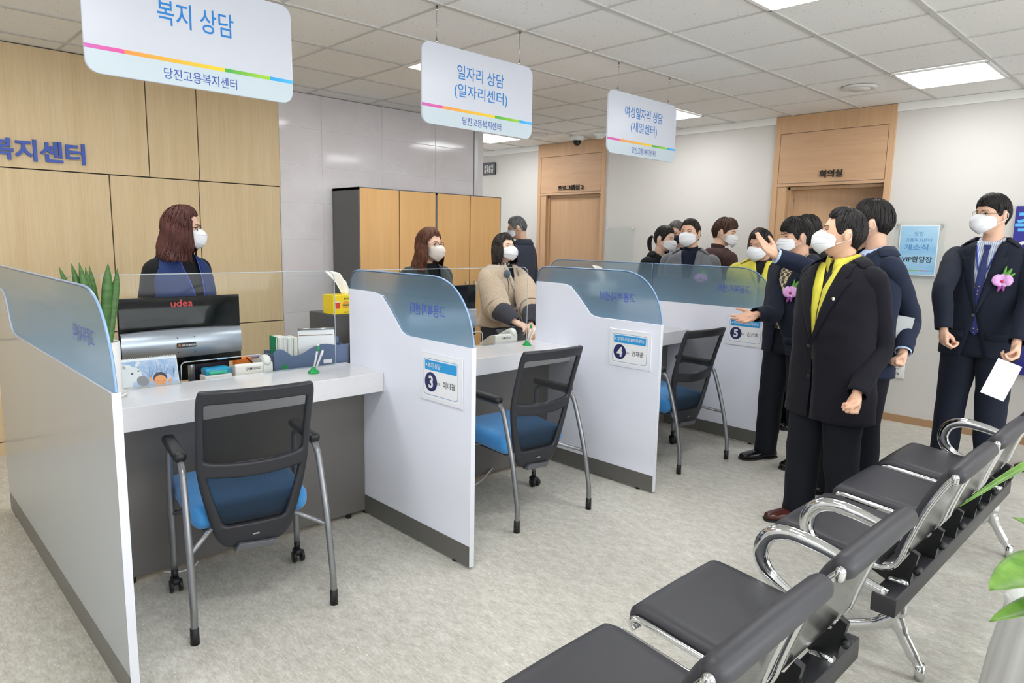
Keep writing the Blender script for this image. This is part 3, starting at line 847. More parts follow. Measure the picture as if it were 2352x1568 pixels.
# ------------------------------------------------------------------ cabinets against the tiled wall
M_beech = wood_mat('beech_door', 'E0B47C', 'D5A568', 60, 0.38, 'z')
M_cabgrey = mat('cabinet_grey', '636566', 0.5, bump=((400, 400, 400), 0.1, 0.002))
def cabinet(x0, x1, lb):
    t = thing('storage_cabinet', lb, 'cabinet', (x0, 2.93, 0), 0, 'beech storage cabinets')
    w = x1 - x0; H = 1.937; D = 0.43
    b = MB().box((0, 0.02, 0.0), (0.02, D, H)).box((w - 0.02, 0.02, 0.0), (w, D, H)).box((0, 0.0, H - 0.02), (w, D, H + 0.003)).box((0.02, D - 0.02, 0), (w - 0.02, D, H)).box((0.02, 0.04, 0.0), (w - 0.02, D - 0.02, 0.08)).box((0, 0.0, 0.0), (0.012, 0.02, H)).box((w - 0.006, 0.0, 0.0), (w, 0.02, H))
    b.build('body', M_cabgrey, t)
    for k in range(2):
        a0 = 0.014 + k * (w / 2 - 0.005); a1 = a0 + w / 2 - 0.016
        d = MB().box((a0, -0.002, 0.08), (a1, 0.018, H - 0.006)).build('door', M_beech, t, mods=[BV(0.0012, 1)])
        hx = a1 - 0.05 if k == 0 else a0 + 0.05
        MB().tube(cat([(hx, -0.002, 0.95), (hx, -0.028, 0.955), (hx, -0.032, 0.98), (hx, -0.032, 1.065), (hx, -0.028, 1.095), (hx, -0.002, 1.10)], 4), 0.0075, 8).build('handle', M_alu, d)
cabinet(1.235, 2.066, 'beech storage cabinet with a grey side panel, behind the woman in glasses')
cabinet(2.069, 2.895, 'beech storage cabinet at the end of the tiled wall, behind the woman in beige')

# ------------------------------------------------------------------ desk equipment
M_gloss = mat('gloss_black', '08090B', 0.06, spec=0.22)
M_silver = mat('silver_panel', 'A9AEB8', 0.32, 0.7)
M_red = mat('logo_red', 'C2282C', 0.4)
M_dgrey = mat('dark_grey_plastic', '45474C', 0.5)
def monitor(loc, lb, logo=True, rz=0.0, gloss=True):
    t = thing('monitor', lb, 'monitor', loc, rz, 'desk monitors')
    W, H, z0 = 0.574, 0.347, 0.120
    MB().rbox((-W / 2, 0.0, z0), (W / 2, 0.022, z0 + H), 0.004).build('housing', M_gloss if gloss else M_black, t)
    MB().box((-W / 2 + 0.008, 0.0225, z0 + 0.012), (W / 2 - 0.008, 0.0235, z0 + H - 0.01)).build('screen', mat('screen_grey', '2B3238', 0.15), t)
    P = []
    for i in range(13):
        u = -1 + 2 * i / 12
        x = u * W / 2 * 0.99
        zt = z0 + 0.180 + 0.010 * (1 - u * u) - 0.004; zb = z0 + 0.050 + 0.004 * u * u
        y = -0.014 - 0.020 * (1 - u * u)
        P.append([(x, 0.0, zb - 0.006), (x, y, zb), (x, y - 0.004, (zb + zt) / 2), (x, y, zt), (x, 0.0, zt + 0.006)])
    MB().grid(P).build('back_panel', M_silver, t)
    MB().tube([(0.04, 0.03, 0.0), (0.04, 0.03, 0.2)], 0.016, 14).build('stand', M_silver, t)
    MB().rbox((-0.08, -0.06, 0.0), (0.16, 0.12, 0.012), 0.005).build('base', M_black, t)
    if logo:
        lg = text(MB(), 'udea', (0.0, -0.0012, z0 + H - 0.032), X, Z, 0.104, 0.034, bold=0.012)
        lg.build('logo', M_red, t)
        s_ = MB().box((-0.045, -0.041, z0 + 0.098), (0.045, -0.039, z0 + 0.122)).build('asset_sticker', M_black, t)
        q = text(MB(), '당진시LM20250', (0.010, -0.0418, z0 + 0.110), X, Z, 0.065, 0.011, bold=0.01)
        q.build('sticker_lettering', M_white, s_)
        MB().ball((-0.034, -0.0412, z0 + 0.110), (0.006, 0.0008, 0.007)).build('sticker_emblem', mat('emblem_orange', 'C0702E', 0.5), s_)
        sc = MB()
        for sx in (-0.04, 0.04):
            for z in (z0 + 0.075, z0 + 0.148):
                sc.ball((sx, -0.0365, z), 0.0028, 8, 6)
        sc.build('screw', M_black, t)
        MB().box((0.16, -0.0012, z0 + 0.012), (0.21, 0.0, z0 + 0.022)).build('blue_label', M_pblue, t)
    return t
monitor((-0.776, 1.30, 0.742), 'black and silver monitor with red lettering, back towards the visitor chair')
monitor((0.865, 1.30, 0.742), 'black and silver monitor half hidden by the glass of the partition plated 3', False)

def desk_phone(loc, lb, rz=0.0):
    t = thing('desk_phone', lb, 'telephone', loc, rz, 'white desk phones')
    m1 = mat('phone_white', 'E3E2DC', 0.35)
    out = [(-0.10, 0.0), (0.10, 0.0), (0.10, 0.045), (-0.02, 0.110), (-0.09, 0.128), (-0.10, 0.120)]
    MB().prism(out, lambda u, v, w: (w, -u * -1 if False else u, v), -0.095, 0.095, sm=False).build('body', m1, t, mods=[BV(0.006, 3)])
    MB().limb(cat([(0.065, -0.092, 0.128), (0.065, -0.07, 0.143), (0.065, -0.02, 0.130), (0.065, 0.04, 0.100), (0.065, 0.085, 0.070)], 4), [0.022, 0.024, 0.024, 0.022, 0.02, 0.019, 0.018, 0.018, 0.018, 0.018, 0.018, 0.02, 0.021, 0.022, 0.023, 0.022, 0.02], 12).build('handset', m1, t)
    text(MB(), 'SAMSUNG', (-0.005, -0.1012, 0.100), X, Z, 0.075, 0.014, bold=0.002).build('lettering', M_ink, t)
    k = MB()
    for i in range(4):
        for j in range(3):
            k.rbox((-0.06 + j * 0.026, 0.0 + i * 0.02, 0.088 - i * 0.0105), (-0.042 + j * 0.026, 0.012 + i * 0.02, 0.100 - i * 0.0105), 0.002, 1)
    k.build('keypad', M_dgrey, t)
desk_phone((-0.485, 1.225, 0.742), 'white desk phone with black lettering on the nearest staff desk', R(-6))
desk_phone((1.325, 1.25, 0.742), 'white desk phone with black lettering before the woman in beige', R(-8))

M_green = mat('green_plastic', '159A4C', 0.35)
def pen_stand(loc, lb, rz):
    t = thing('pen_stand', lb, 'pen stand', loc, rz, 'pen stands on the counters')
    MB().lathe([(0.0, 0.0), (0.028, 0.0), (0.030, 0.004), (0.026, 0.010), (0.014, 0.018), (0.011, 0.030), (0.0, 0.034)], n=20).build('base', M_green, t)
    for k, (dx, h) in enumerate(((0.030, 0.150), (0.052, 0.120))):
        p = MB().tube([(0.0 + k * 0.01, 0.0, 0.018), (dx * 0.92, -0.004, h * 0.93), (dx, -0.004, h)], [0.0045, 0.0055, 0.0035], 10)
        po = p.build('pen', M_white, t)
        MB().tube([(dx * 0.78, -0.004, h * 0.76), (dx * 0.95, -0.004, h * 0.95)], [0.0068, 0.006], 10).build('pen_cap', M_green if k == 0 else M_white, po)
pen_stand((-0.290, 0.893, 0.828), 'green pen stand with two white pens on the nearest counter', R(-45))
pen_stand((1.255, 0.896, 0.828), 'green pen stand with two white pens on the middle counter', R(-60))

t = thing('computer_tower', 'tall dark computer tower behind the snake plant', 'computer tower', (-1.36, 1.40, 0.742), 0, 'computer towers')
MB().rbox((0, 0, 0), (0.20, 0.16, 0.455), 0.006).build('case', M_black, t)
MB().box((0.03, -0.002, 0.38), (0.17, 0.0, 0.42)).build('drive_bay', M_dgrey, t)
# snake plant in a tall white vase, beside the nearest glass
M_leaf = mat('snake_leaf', '4A7434', 0.4, noise_=((16, 16, 60), '3A6229', 0.42, 0.6))
M_vase = mat('white_ceramic', 'E9E8E6', 0.25)
t = thing('snake_plant', 'snake plant with upright green blades in a tall white vase on the nearest counter', 'plant', (-1.215, 0.96, 0.828), 0)
MB().lathe([(0.0, 0.004), (0.062, 0.004), (0.066, 0.02), (0.067, 0.23), (0.064, 0.236), (0.060, 0.23), (0.058, 0.2), (0.0, 0.2)], n=28).build('vase', M_vase, t)
MB().lathe([(0.0, 0.0), (0.078, 0.0), (0.088, 0.016), (0.084, 0.016), (0.074, 0.006), (0.0, 0.006)], n=28).build('saucer', M_vase, t)
rnd = random.Random(3)
for (tx, ty, tz, bw, bx) in ((0.040, -0.01, 0.562, 0.019, 0.005), (0.082, 0.02, 0.540, 0.015, 0.022), (-0.125, 0.04, 0.55, 0.013, -0.03), (-0.085, 0.02, 0.562, 0.015, -0.02), (-0.062, 0.0, 0.566, 0.015, -0.01), (-0.035, 0.03, 0.545, 0.013, 0.0), (-0.018, 0.04, 0.555, 0.012, 0.005)):
    P = []
    for i in range(15):
        u = i / 14
        c = Vector((bx + (tx - bx) * u, ty * u, 0.19 + (tz - 0.19) * u))
        w = bw * (0.75 + 0.35 * math.sin(min(1, u * 1.1) * PI * 0.6)) * (1 if u < 0.72 else max(0.03, 1 - ((u - 0.72) / 0.28) ** 1.8))
        P.append([c + Vector((w * math.cos(k * PI / 5), w * 0.35 * math.sin(k * PI / 5) - 0.3 * w, 0)) for k in range(10)])
    MB().grid(P, cv=True).build('leaf', M_leaf, t)

t = thing('small_plant', 'small variegated plant peeking out beside the white vase', 'plant', (-1.115, 1.175, 0.742), 0)
MB().lathe([(0.0, 0.0), (0.032, 0.0), (0.042, 0.07), (0.038, 0.07), (0.0, 0.06)], n=18).build('pot', M_vase, t)
M_vleaf = mat('variegated_leaf', '4F7F3E', 0.45, noise_=((90, 90, 90), 'B9C89A', 0.5, 0.6))
for a, l, zt in ((10, 0.075, 0.09), (40, 0.06, 0.17), (-20, 0.08, 0.12), (160, 0.05, 0.15), (-70, 0.06, 0.10)):
    d = Vector((math.cos(R(a)), math.sin(R(a)), 0)); n_ = Vector((-d.y, d.x, 0))
    P = []
    for i in range(9):
        u = i / 8
        c = d * l * u + Vector((0, 0, 0.06 + (zt - 0.06) * math.sin(u * PI * 0.62)))
        w = 0.017 * math.sin(PI * (0.06 + 0.92 * u)) 
        P.append([c - n_ * w, c - Vector((0, 0, 0.003)), c + n_ * w])
    MB().grid(P).build('leaf', M_vleaf, t, mods=[SOL(0.001)])

# desk calendar with a winter picture
t = thing('desk_calendar', 'desk calendar with a pale blue winter picture on the nearest counter', 'calendar', (-0.998, 1.075, 0.828), R(-2))
tilt = Matrix.Rotation(R(-14), 4, 'X')
W, H = 0.236, 0.128
MB().box((-W / 2, -0.001, 0), (W / 2, 0.001, H), M=tilt).build('front_card', M_paper, t)
MB().box((-W / 2, -0.001, 0), (W / 2, 0.001, H), M=Matrix.Translation((0, 0.062, 0)) @ Matrix.Rotation(R(14), 4, 'X')).build('back_card', M_paper, t)
pm = [mat('pic_blue', '9DB8DC', 0.5, noise_=((30, 30, 30), 'C3D0E6', 0.4, 0.65)), mat('pic_pale', 'E2E3E6', 0.5), mat('pic_grey', '8D8C92', 0.5), mat('pic_orange', 'F0A365', 0.5), mat('pic_dark', '3B3A48', 0.5), mat('pic_branch', '6B7FA8', 0.5), mat('pic_pink', 'EE8A66', 0.5)]
pic = MB()
def ell(cx, cz, rx, rz, m, lvl, a=0.0, n=20):
    o2 = [(cx + rx * math.cos(k * 2 * PI / n) * math.cos(a) - rz * math.sin(k * 2 * PI / n) * math.sin(a), cz + rx * math.cos(k * 2 * PI / n) * math.sin(a) + rz * math.sin(k * 2 * PI / n) * math.cos(a)) for k in range(n)]
    o2 = [(min(max(u, -W / 2 + 0.002), W / 2 - 0.002), min(max(v, 0.002), H - 0.012)) for u, v in o2]
    pic.add([tilt @ Vector((u, -0.0012 - 0.0002 * lvl, v)) for u, v in o2], [list(range(n))], m)
pic.add([tilt @ Vector(p) for p in ((-W / 2 + 0.002, -0.0012, 0.002), (W / 2 - 0.002, -0.0012, 0.002), (W / 2 - 0.002, -0.0012, H - 0.011), (-W / 2 + 0.002, -0.0012, H - 0.011))], [(0, 1, 2, 3)], 0)
rb = random.Random(8)
for x0 in (-0.005, 0.028, 0.062, 0.095):
    for k in range(7):
        a = rb.uniform(0.9, 2.3); l = rb.uniform(0.03, 0.065); z0 = rb.uniform(0.02, 0.06)
        x1, z1 = min(x0 + l * math.cos(a), W / 2 - 0.004), min(z0 + l * math.sin(a), H - 0.014)
        pic.add([tilt @ Vector(p) for p in ((x0 - 0.0012, -0.00135, z0), (x0 + 0.0012, -0.00135, z0), (x1 + 0.0004, -0.00135, z1), (x1 - 0.0004, -0.00135, z1))], [(0, 1, 2, 3)], 5)
ell(-0.108, 0.05, 0.034, 0.06, 1, 1, 0.2); ell(-0.072, 0.058, 0.038, 0.034, 1, 2, -0.5); ell(-0.035, 0.025, 0.026, 0.022, 2, 3, -0.5)
ell(-0.094, 0.092, 0.020, 0.012, 1, 3); ell(-0.05, 0.103, 0.007, 0.016, 1, 3, -0.5); ell(-0.108, 0.097, 0.006, 0.014, 1, 3, 0.4)
ell(-0.076, 0.062, 0.006, 0.003, 4, 4); ell(-0.049, 0.072, 0.005, 0.003, 4, 4)
ell(0.038, 0.030, 0.030, 0.028, 4, 2); ell(0.038, 0.021, 0.026, 0.022, 3, 3); ell(0.026, 0.016, 0.006, 0.004, 6, 4); ell(0.052, 0.016, 0.006, 0.004, 6, 4)
ell(0.0, 0.026, 0.004, 0.016, 3, 3, 0.2); ell(0.078, 0.015, 0.010, 0.006, 3, 3, 0.5)
pic.build('winter_picture', pm, t)
sp = MB()
for i in range(30):
    x = -W / 2 + 0.006 + i * (W - 0.012) / 29
    c = tilt @ Vector((x, 0, H))
    sp.tube([(x, c.y + 0.001 + 0.005 * math.cos(a), c.z + 0.005 * math.sin(a)) for a in [k * PI / 4 for k in range(8)]], 0.0009, 5, closed=True)
sp.build('spiral_binding', M_white, t)

# file organiser with papers, tower, tissue box
M_slate = mat('slate_blue_plastic', '5E7091', 0.4)
t = thing('file_organizer', 'slate blue wavy file organiser behind the pen stand on the nearest desk', 'file organiser', (-0.375, 1.17, 0.742), R(-3))
prof = [(0.0, 0.0), (0.44, 0.0), (0.44, 0.175)] + smooth2([(0.44, 0.175), (0.37, 0.172), (0.29, 0.185), (0.22, 0.17), (0.16, 0.14), (0.11, 0.135), (0.08, 0.155), (0.05, 0.175), (0.02, 0.172), (0.0, 0.155)], 4)[1:]
fw_ = MB().prism(prof, lambda u, v, w: (u, w, v), 0.0, 0.006)
fw_.build('front_wall', M_slate, t)
prof2 = [(0.0, 0.0), (0.44, 0.0), (0.44, 0.20)] + smooth2([(0.44, 0.20), (0.36, 0.225), (0.30, 0.2), (0.2, 0.15), (0.1, 0.15), (0.0, 0.16)], 4)[1:]
MB().prism(prof2, lambda u, v, w: (u, w, v), 0.12, 0.126).build('back_wall', M_slate, t)
MB().box((0, 0, 0), (0.006, 0.126, 0.15)).box((0.434, 0, 0), (0.44, 0.126, 0.165)).box((0, 0, 0), (0.44, 0.126, 0.005)).build('side_wall', M_slate, t)
MB().prism([(0.017 * math.cos(a * PI / 12), 0.034 * math.sin(a * PI / 12)) for a in range(24)], lambda u, v, w: (0.062 + u, w, 0.062 + v), -0.001, 0.0).build('finger_hole', M_green, t)
MB().box((0.285, -0.0012, 0.075), (0.335, 0, 0.097)).build('paper_label', M_paper, t)
bk_c = [('168A5A', 'green notebook leaning in the slate blue organiser'), ('E9E9E4', 'thick white booklet beside the green notebook in the organiser'), ('DDE6EC', 'pale blue-white booklet in the organiser'), ('E8E2CE', 'cream booklet in the organiser, nearest its middle')]
bx = -0.35
for i, (c, lb) in enumerate(bk_c):
    th = (0.008, 0.05, 0.03, 0.022)[i]; hh = (0.235, 0.232, 0.225, 0.225)[i]
    b = thing('booklet', lb, 'booklet', (bx, 1.185, 0.748), R(-3), 'booklets in the organiser')
    MB().box((0, 0.0, 0.0), (th, 0.088, hh)).build('cover', mat('cover_%s' % c, c, 0.5), b, mods=[BV(0.001, 1)])
    MB().box((0.0012, -0.0008, 0.003), (th - 0.0012, 0.0, hh - 0.003)).build('page_block', mat('page_edge', 'E6E4DC', 0.7, noise_=((400, 2, 2), 'C9C8C2', 0.4, 0.6)), b)
    bx += th + 0.004
c = thing('flip_calendar', 'white wire-bound calendar leaning in the slate blue organiser', 'calendar', (-0.19, 1.245, 0.755), R(-20))
MB().box((0, 0, 0), (0.2, 0.004, 0.245), M=Matrix.Rotation(R(-8), 4, 'X')).build('sheets', M_paper, c)
MB().tube([(0.0, 0.034, 0.246), (0.2, 0.034, 0.246)], 0.006, 8).build('wire_binding', M_steel, c)
MB().box((0.006, -0.0012, 0.212), (0.19, 0, 0.217), M=Matrix.Rotation(R(-8), 4, 'X')).build('printed_rule', mat('rule_brown', '9A7F6A', 0.6), c)
o = MB()
o.tube(cat([(0, 0, 0), (0.01, 0.0, 0.03), (0.02, 0, 0.05), (0.045, 0.0, 0.02), (0.05, 0, 0.0)], 5), 0.010, 8)
tag(o.build('tape_dispenser', mat('orange_plastic', 'E8692C', 0.4), None, (-0.09, 1.20, 0.86)), 'small orange tape holder in the slate blue organiser', 'tape holder')
t = thing('computer_tower', 'dark grey computer tower under the yellow tissue box on the nearest desk', 'computer tower', (0.092, 1.36, 0.742), 0, 'computer towers')
MB().rbox((0, 0, 0), (0.20, 0.30, 0.315), 0.006).build('case', M_dgrey, t)
MB().rbox((0.004, -0.010, 0.004), (0.196, 0.002, 0.311), 0.004).build('front_cover', mat('dark_brown_plastic', '2A2725', 0.4), t)
MB().box((0.12, -0.0115, 0.02), (0.128, -0.010, 0.29)).build('silver_trim', M_silver, t)
M_yel = mat('yellow_card', 'F2D312', 0.4)
M_tissue = mat('tissue_paper', 'F3F1EA', 0.8)
def tissue_box(loc, rz, lb, printed=True, col=None):
    t = thing('tissue_box', lb, 'tissue box', loc, rz, 'tissue boxes')
    MB().box((0, 0, 0), (0.23, 0.12, 0.115)).build('carton', col or M_yel, t, mods=[BV(0.002, 1)])
    if printed:
        q = MB()
        text(q, 'BROWN', (0.098, -0.0008, 0.092), X, Z, 0.05, 0.012, bold=0.02)
        text(q, 'BEAUTY TISSUE', (0.10, -0.0008, 0.012), X, Z, 0.055, 0.008, bold=0.01)
        q.build('lettering', M_ink, t)
        bg = MB()
        def el(cx, cz, rx, rz, m):
            bg.add([(cx + rx * math.cos(k * PI / 8), -0.0008 - 0.0002 * m, cz + rz * math.sin(k * PI / 8)) for k in range(16)], [list(range(16))], m)
        for cx in (0.085, 0.19):
            el(cx, 0.066, 0.022, 0.011, 0); el(cx, 0.042, 0.022, 0.007, 0)
            bg.box((cx - 0.022, -0.0016, 0.050), (cx + 0.022, -0.0012, 0.055), 1); bg.box((cx - 0.023, -0.0016, 0.056), (cx + 0.023, -0.0012, 0.060), 2)
        for cx in (0.03, 0.14):
            bg.prism([(cx - 0.013, 0.035), (cx + 0.013, 0.035), (cx + 0.016, 0.072), (cx - 0.016, 0.072)], lambda u, v, w: (u, w, v), -0.0016, -0.0012, 3)
            bg.box((cx - 0.017, -0.0017, 0.072), (cx + 0.017, -0.0012, 0.077), 4)
        bg.build('food_print', [mat('bun', 'E59A3A', 0.5), mat('patty', '7A3B20', 0.5), mat('salad', '4E9B3A', 0.5), mat('cup_red', 'D8382E', 0.5), M_white], t)
    P = []
    for i in range(9):
        u = i / 8
        row = []
        for j in range(13):
            a = j / 12
            wv = 0.018 + 0.05 * u ** 0.8
            row.append((0.115 + (a - 0.5) * 2 * wv - 0.045 * u * u + 0.012 * math.sin(a * 9 + u * 3) * u, 0.06 + 0.02 * math.sin(a * PI * 3) * (0.3 + u) + 0.02 * u, 0.112 + u * (0.115 + 0.03 * math.sin(a * 4.2 + 0.6))))
        P.append(row)
    MB().grid(P).build('tissue', M_tissue, t, mods=[SOL(0.0008)])
tissue_box((0.10, 1.375, 1.0572), 0, 'yellow printed tissue box on the dark computer tower, a white tissue sticking up')
t = thing('computer_tower', 'dark grey computer tower behind the farthest counter, under a tissue box', 'computer tower', (2.70, 1.40, 0.742), 0, 'computer towers')
MB().rbox((0, 0, 0), (0.20, 0.30, 0.315), 0.006).build('case', M_dgrey, t)
tissue_box((2.66, 1.42, 1.0572), 0, 'pale tissue box behind the glass, its white tissue showing above the partition plated 4', False, mat('pale_card', 'C9D8DE', 0.5))
t = thing('carton', 'small white carton with dark lettering behind the white desk phone', 'box', (-0.43, 1.42, 0.742), R(-4))
MB().box((0, 0, 0), (0.16, 0.09, 0.105)).build('box', M_white, t, mods=[BV(0.002, 1)])
MB().box((-0.0005, -0.0005, 0.098), (0.1605, 0.0905, 0.1055)).build('lid_edge', mat('mauve', '8A7B90', 0.5), t)
t = thing('pencil_case', 'blue and green pencil case in a white tray behind the counter cut-out', 'pencil case', (-0.715, 1.145, 0.742), R(2))
MB().rbox((-0.02, 0, 0.0), (0.115, 0.075, 0.085), 0.006).build('white_tray', M_white, t)
MB().rbox((-0.015, 0.004, 0.085), (0.11, 0.07, 0.118), 0.008).build('blue_lid', mat('teal_blue', '1C8FB8', 0.3), t)
MB().rbox((0.0, -0.001, 0.088), (0.09, 0.006, 0.104), 0.004).build('green_strip', mat('mint_green', '35B48C', 0.4), t)
tag(MB().rbox((0, 0, 0), (0.085, 0.06, 0.115), 0.004).build('note_box', mat('orange_card', 'F0842A', 0.5), None, (-0.49, 1.36, 0.742)), 'small orange box behind the pencil case on the nearest desk', 'box')
tag(MB().rbox((0, 0, 0), (0.19, 0.05, 0.12), 0.004).build('pen_tray', mat('navy_plastic', '20263F', 0.4), None, (-0.69, 1.44, 0.742)), 'dark navy tray under the monitor, behind the blue pencil case', 'tray')
M_cable = mat('black_cable', '17171A', 0.5)
cb = MB().tube(cat([(-0.45, 1.33, 0.865), (-0.43, 1.27, 0.83), (-0.41, 1.24, 0.80), (-0.37, 1.28, 0.762), (-0.36, 1.32, 0.747), (-0.37, 1.36, 0.747)], 6), 0.004, 8)
cb.tube([(-0.423, 1.262, 0.822), (-0.412, 1.245, 0.803)], 0.008, 10)
tag(cb.build('monitor_cable', M_cable), 'black cable with a bead hanging down from the monitor to the desk', 'cable')
tag(MB().tube(cat([(-0.86, 1.16, 0.748), (-0.78, 1.135, 0.80), (-0.70, 1.14, 0.79), (-0.62, 1.13, 0.785), (-0.57, 1.16, 0.77), (-0.60, 1.19, 0.748)], 6), 0.004, 8).tube(cat([(-0.84, 1.18, 0.748), (-0.75, 1.15, 0.785), (-0.64, 1.14, 0.80), (-0.56, 1.15, 0.79), (-0.53, 1.2, 0.748)], 6), 0.0035, 8).build('desk_cable', M_cable), 'tangled black cable on the desk before the pencil case', 'cable')
tag(MB().tube(cat([(-0.72, 1.30, 0.748), (-0.68, 1.25, 0.79), (-0.64, 1.235, 0.80), (-0.61, 1.24, 0.785), (-0.595, 1.26, 0.75)], 6), 0.0045, 8).build('phone_cord', mat('grey_cord', 'A7A9AD', 0.5)), 'grey phone cord curling before the white desk phone on the nearest desk', 'cord')
tag(MB().tube(cat([(-1.05, 0.885, 0.012), (-1.0, 0.86, 0.004), (-0.94, 0.855, 0.004), (-0.90, 0.885, 0.012)], 6), 0.004, 8).build('floor_cord', M_white), 'short white cord on the floor at the foot of the nearest counter', 'cord')
tag(MB().tube(cat([(0.05, 0.80, 0.005), (0.3, 0.74, 0.005), (0.55, 0.80, 0.005), (0.75, 0.80, 0.02), (0.95, 0.885, 0.05)], 6), 0.005, 8).build('floor_cord', mat('grey_white_cord', 'C9CBD2', 0.5)), 'pale cord lying on the floor under the middle visitor chair', 'cord')
tag(MB().tube(cat([(0.62, 1.16, 0.746), (0.8, 1.14, 0.79), (0.95, 1.14, 0.80), (1.05, 1.145, 0.77), (1.15, 1.2, 0.747)], 6), 0.004, 8).build('desk_cable', M_cable), 'black cable on the middle desk beside the white phone', 'cable')
t = thing('tablet', 'dark tilted tablet on the middle desk under the hands of the woman in beige', 'tablet', (1.60, 1.345, 0.752), R(4))
MB().rbox((-0.13, 0.0, 0.0), (0.13, 0.012, 0.14), 0.004, M=Matrix.Rotation(R(-38), 4, 'X')).build('slab', M_dgrey, t)
MB().box((-0.06, 0.05, 0), (0.06, 0.11, 0.06)).build('easel', M_black, t)

# ------------------------------------------------------------------ visitor chairs
M_frame_c = mat('grey_steel_tube', '8E9093', 0.32, 0.75)
M_blue = mat('blue_fabric', '3E8FD0', 0.85, sheen=0.3, bump=((900, 900, 900), 0.15, 0.002))
M_chairblk = mat('chair_black', '2D2E34', 0.40)
def mesh_mat():
    m = mat('chair_net', '121315', 0.7)
    nt, b = nodes(m)
    tr = nt.nodes.new('ShaderNodeBsdfTransparent'); mx = nt.nodes.new('ShaderNodeMixShader'); mx.inputs[0].default_value = 0.25
    nt.links.new(b.outputs[0], mx.inputs[1]); nt.links.new(tr.outputs[0], mx.inputs[2])
    nt.links.new(mx.outputs[0], nt.nodes['Material Output'].inputs['Surface'])
    return m
M_net = mesh_mat()
BZ = [0.272, 0.30, 0.35, 0.43, 0.54, 0.63, 0.75, 0.88, 0.925, 0.948]
BW = [0.105, 0.140, 0.160, 0.180, 0.204, 0.216, 0.218, 0.221, 0.219, 0.211]
BY = [0.168, 0.162, 0.152, 0.138, 0.122, 0.108, 0.077, 0.036, 0.020, 0.012]
def back_pt(x, z, off=0.0):
    w = np.interp(z, BZ, BW)
    return (x, np.interp(z, BZ, BY) + 0.028 * (x / 0.216) ** 2 + off, z)
def make_chair():
    t = thing('visitor_chair', '', 'chair', (0, 0, 0), 0, 'visitor chairs at the counters')
    for s in (-1, 1):
        p = cat([(s * .268, 0, 0.05), (s * .267, 0.0, 0.10), (s * .266, 0.006, 0.16), (s * .264, 0.05, 0.36), (s * .261, 0.125, 0.585), (s * .26, 0.158, 0.635), (s * .26, 0.21, 0.655), (s * .26, 0.38, 0.655), (s * .26, 0.44, 0.640), (s * .26, 0.465, 0.59), (s * .262, 0.472, 0.35), (s * .262, 0.472, 0.085)], 5)
        MB().tube(p, 0.0135, 12).build('side_frame', M_frame_c, t)
        MB().tube([(s * .268, 0, 0.0), (s * .268, 0, 0.065)], [0.017, 0.0155], 14).build('rubber_tip', M_black, t)
        a = MB().rbox((s * .26 - 0.025, 0.165, 0.655), (s * .26 + 0.025, 0.475, 0.692), 0.016, 4)
        a.build('armrest', M_black, t)
        c = MB()
        c.tube([(s * .262, 0.472, 0.055), (s * .262, 0.472, 0.095)], 0.014, 12)
        c.rbox((s * .262 - 0.018, 0.44, 0.03), (s * .262 + 0.018, 0.50, 0.062), 0.012)
        co = c.build('caster', M_black, t)
        w = MB()
        for d in (-0.024, 0.012):
            w.tube([(s * .262 + d, 0.46, 0.0265), (s * .262 + d + 0.013, 0.46, 0.0265)], 0.0265, 20)
        w.build('wheel', mat('wheel_black', '202124', 0.35), co)
        MB().tube([(s * .262, 0.472, 0.345), (s * .15, 0.40, 0.375), (s * .10, 0.36, 0.385)], 0.010, 10).build('seat_support', M_frame_c, t)
        MB().tube([(s * .263, 0.045, 0.335), (s * .17, 0.16, 0.365), (s * .10, 0.2, 0.375)], 0.010, 10).build('seat_support', M_frame_c, t)
    P = []
    for i in range(13):
        u = -1 + 2 * i / 12
        row = []
        for j in range(13):
            v = -1 + 2 * j / 12
            row.append((u, v))
        P.append(row)
    sm = MB().rbox((-0.248, 0.170, 0.366), (0.248, 0.615, 0.468), 0.042, 5)
    sv = []
    for x, y, z in sm.v:
        f = (y - 0.39) / 0.22
        z += -0.015 * max(0, f) ** 2 + (0.010 * (x / 0.238) ** 2) + 0.08 * (y - 0.39)
        x *= 1 - 0.10 * max(0, -f) ** 2
        sv.append((x, y, z))
    sm.v = sv
    sm.build('seat', M_blue, t)
    MB().rbox((-0.19, 0.20, 0.345), (0.19, 0.56, 0.380), 0.012).build('seat_shell', M_chairblk, t)
    zs = sorted(set([0.272, 0.29, 0.31, 0.335, 0.352, 0.364, 0.37, 0.40, 0.43, 0.47, 0.51, 0.55, 0.585, 0.594, 0.61, 0.63, 0.648, 0.657, 0.68, 0.72, 0.76, 0.80, 0.84, 0.87, 0.885, 0.895, 0.91, 0.93, 0.942, 0.948]))
    def open_(a, b):
        return (a >= 0.37 and b <= 0.594) or (a >= 0.657 and b <= 0.895)
    def wi(z):
        w = np.interp(z, BZ, BW)
        return w - (0.030 if z > 0.63 else 0.030 + 0.014 * (0.63 - z) / 0.2)
    g = MB(); cols = 11
    P = []
    for z in zs:
        w = np.interp(z, BZ, BW); k = wi(z)
        xs_ = [-w, -(w + k) / 2, -k] + [-k + 2 * k * q / (cols - 1) for q in range(1, cols - 1)] + [k, (w + k) / 2, w]
        # mid rail dips in the middle
        P.append([back_pt(x, z - (0.020 * (1 - (x / w) ** 2) if 0.59 < z < 0.665 else 0.0)) for x in xs_])
    nv = len(P[0]); fs = []
    for i in range(len(P) - 1):
        for j in range(nv - 1):
            if open_(zs[i], zs[i + 1]) and 2 <= j < nv - 3:
                continue
            fs.append([i * nv + j, i * nv + j + 1, (i + 1) * nv + j + 1, (i + 1) * nv + j])
    g.add([p for r_ in P for p in r_], fs, 0, True)
    g.build('back_frame', M_chairblk, t, mods=[SOL(0.024, 0), SUB(1)])
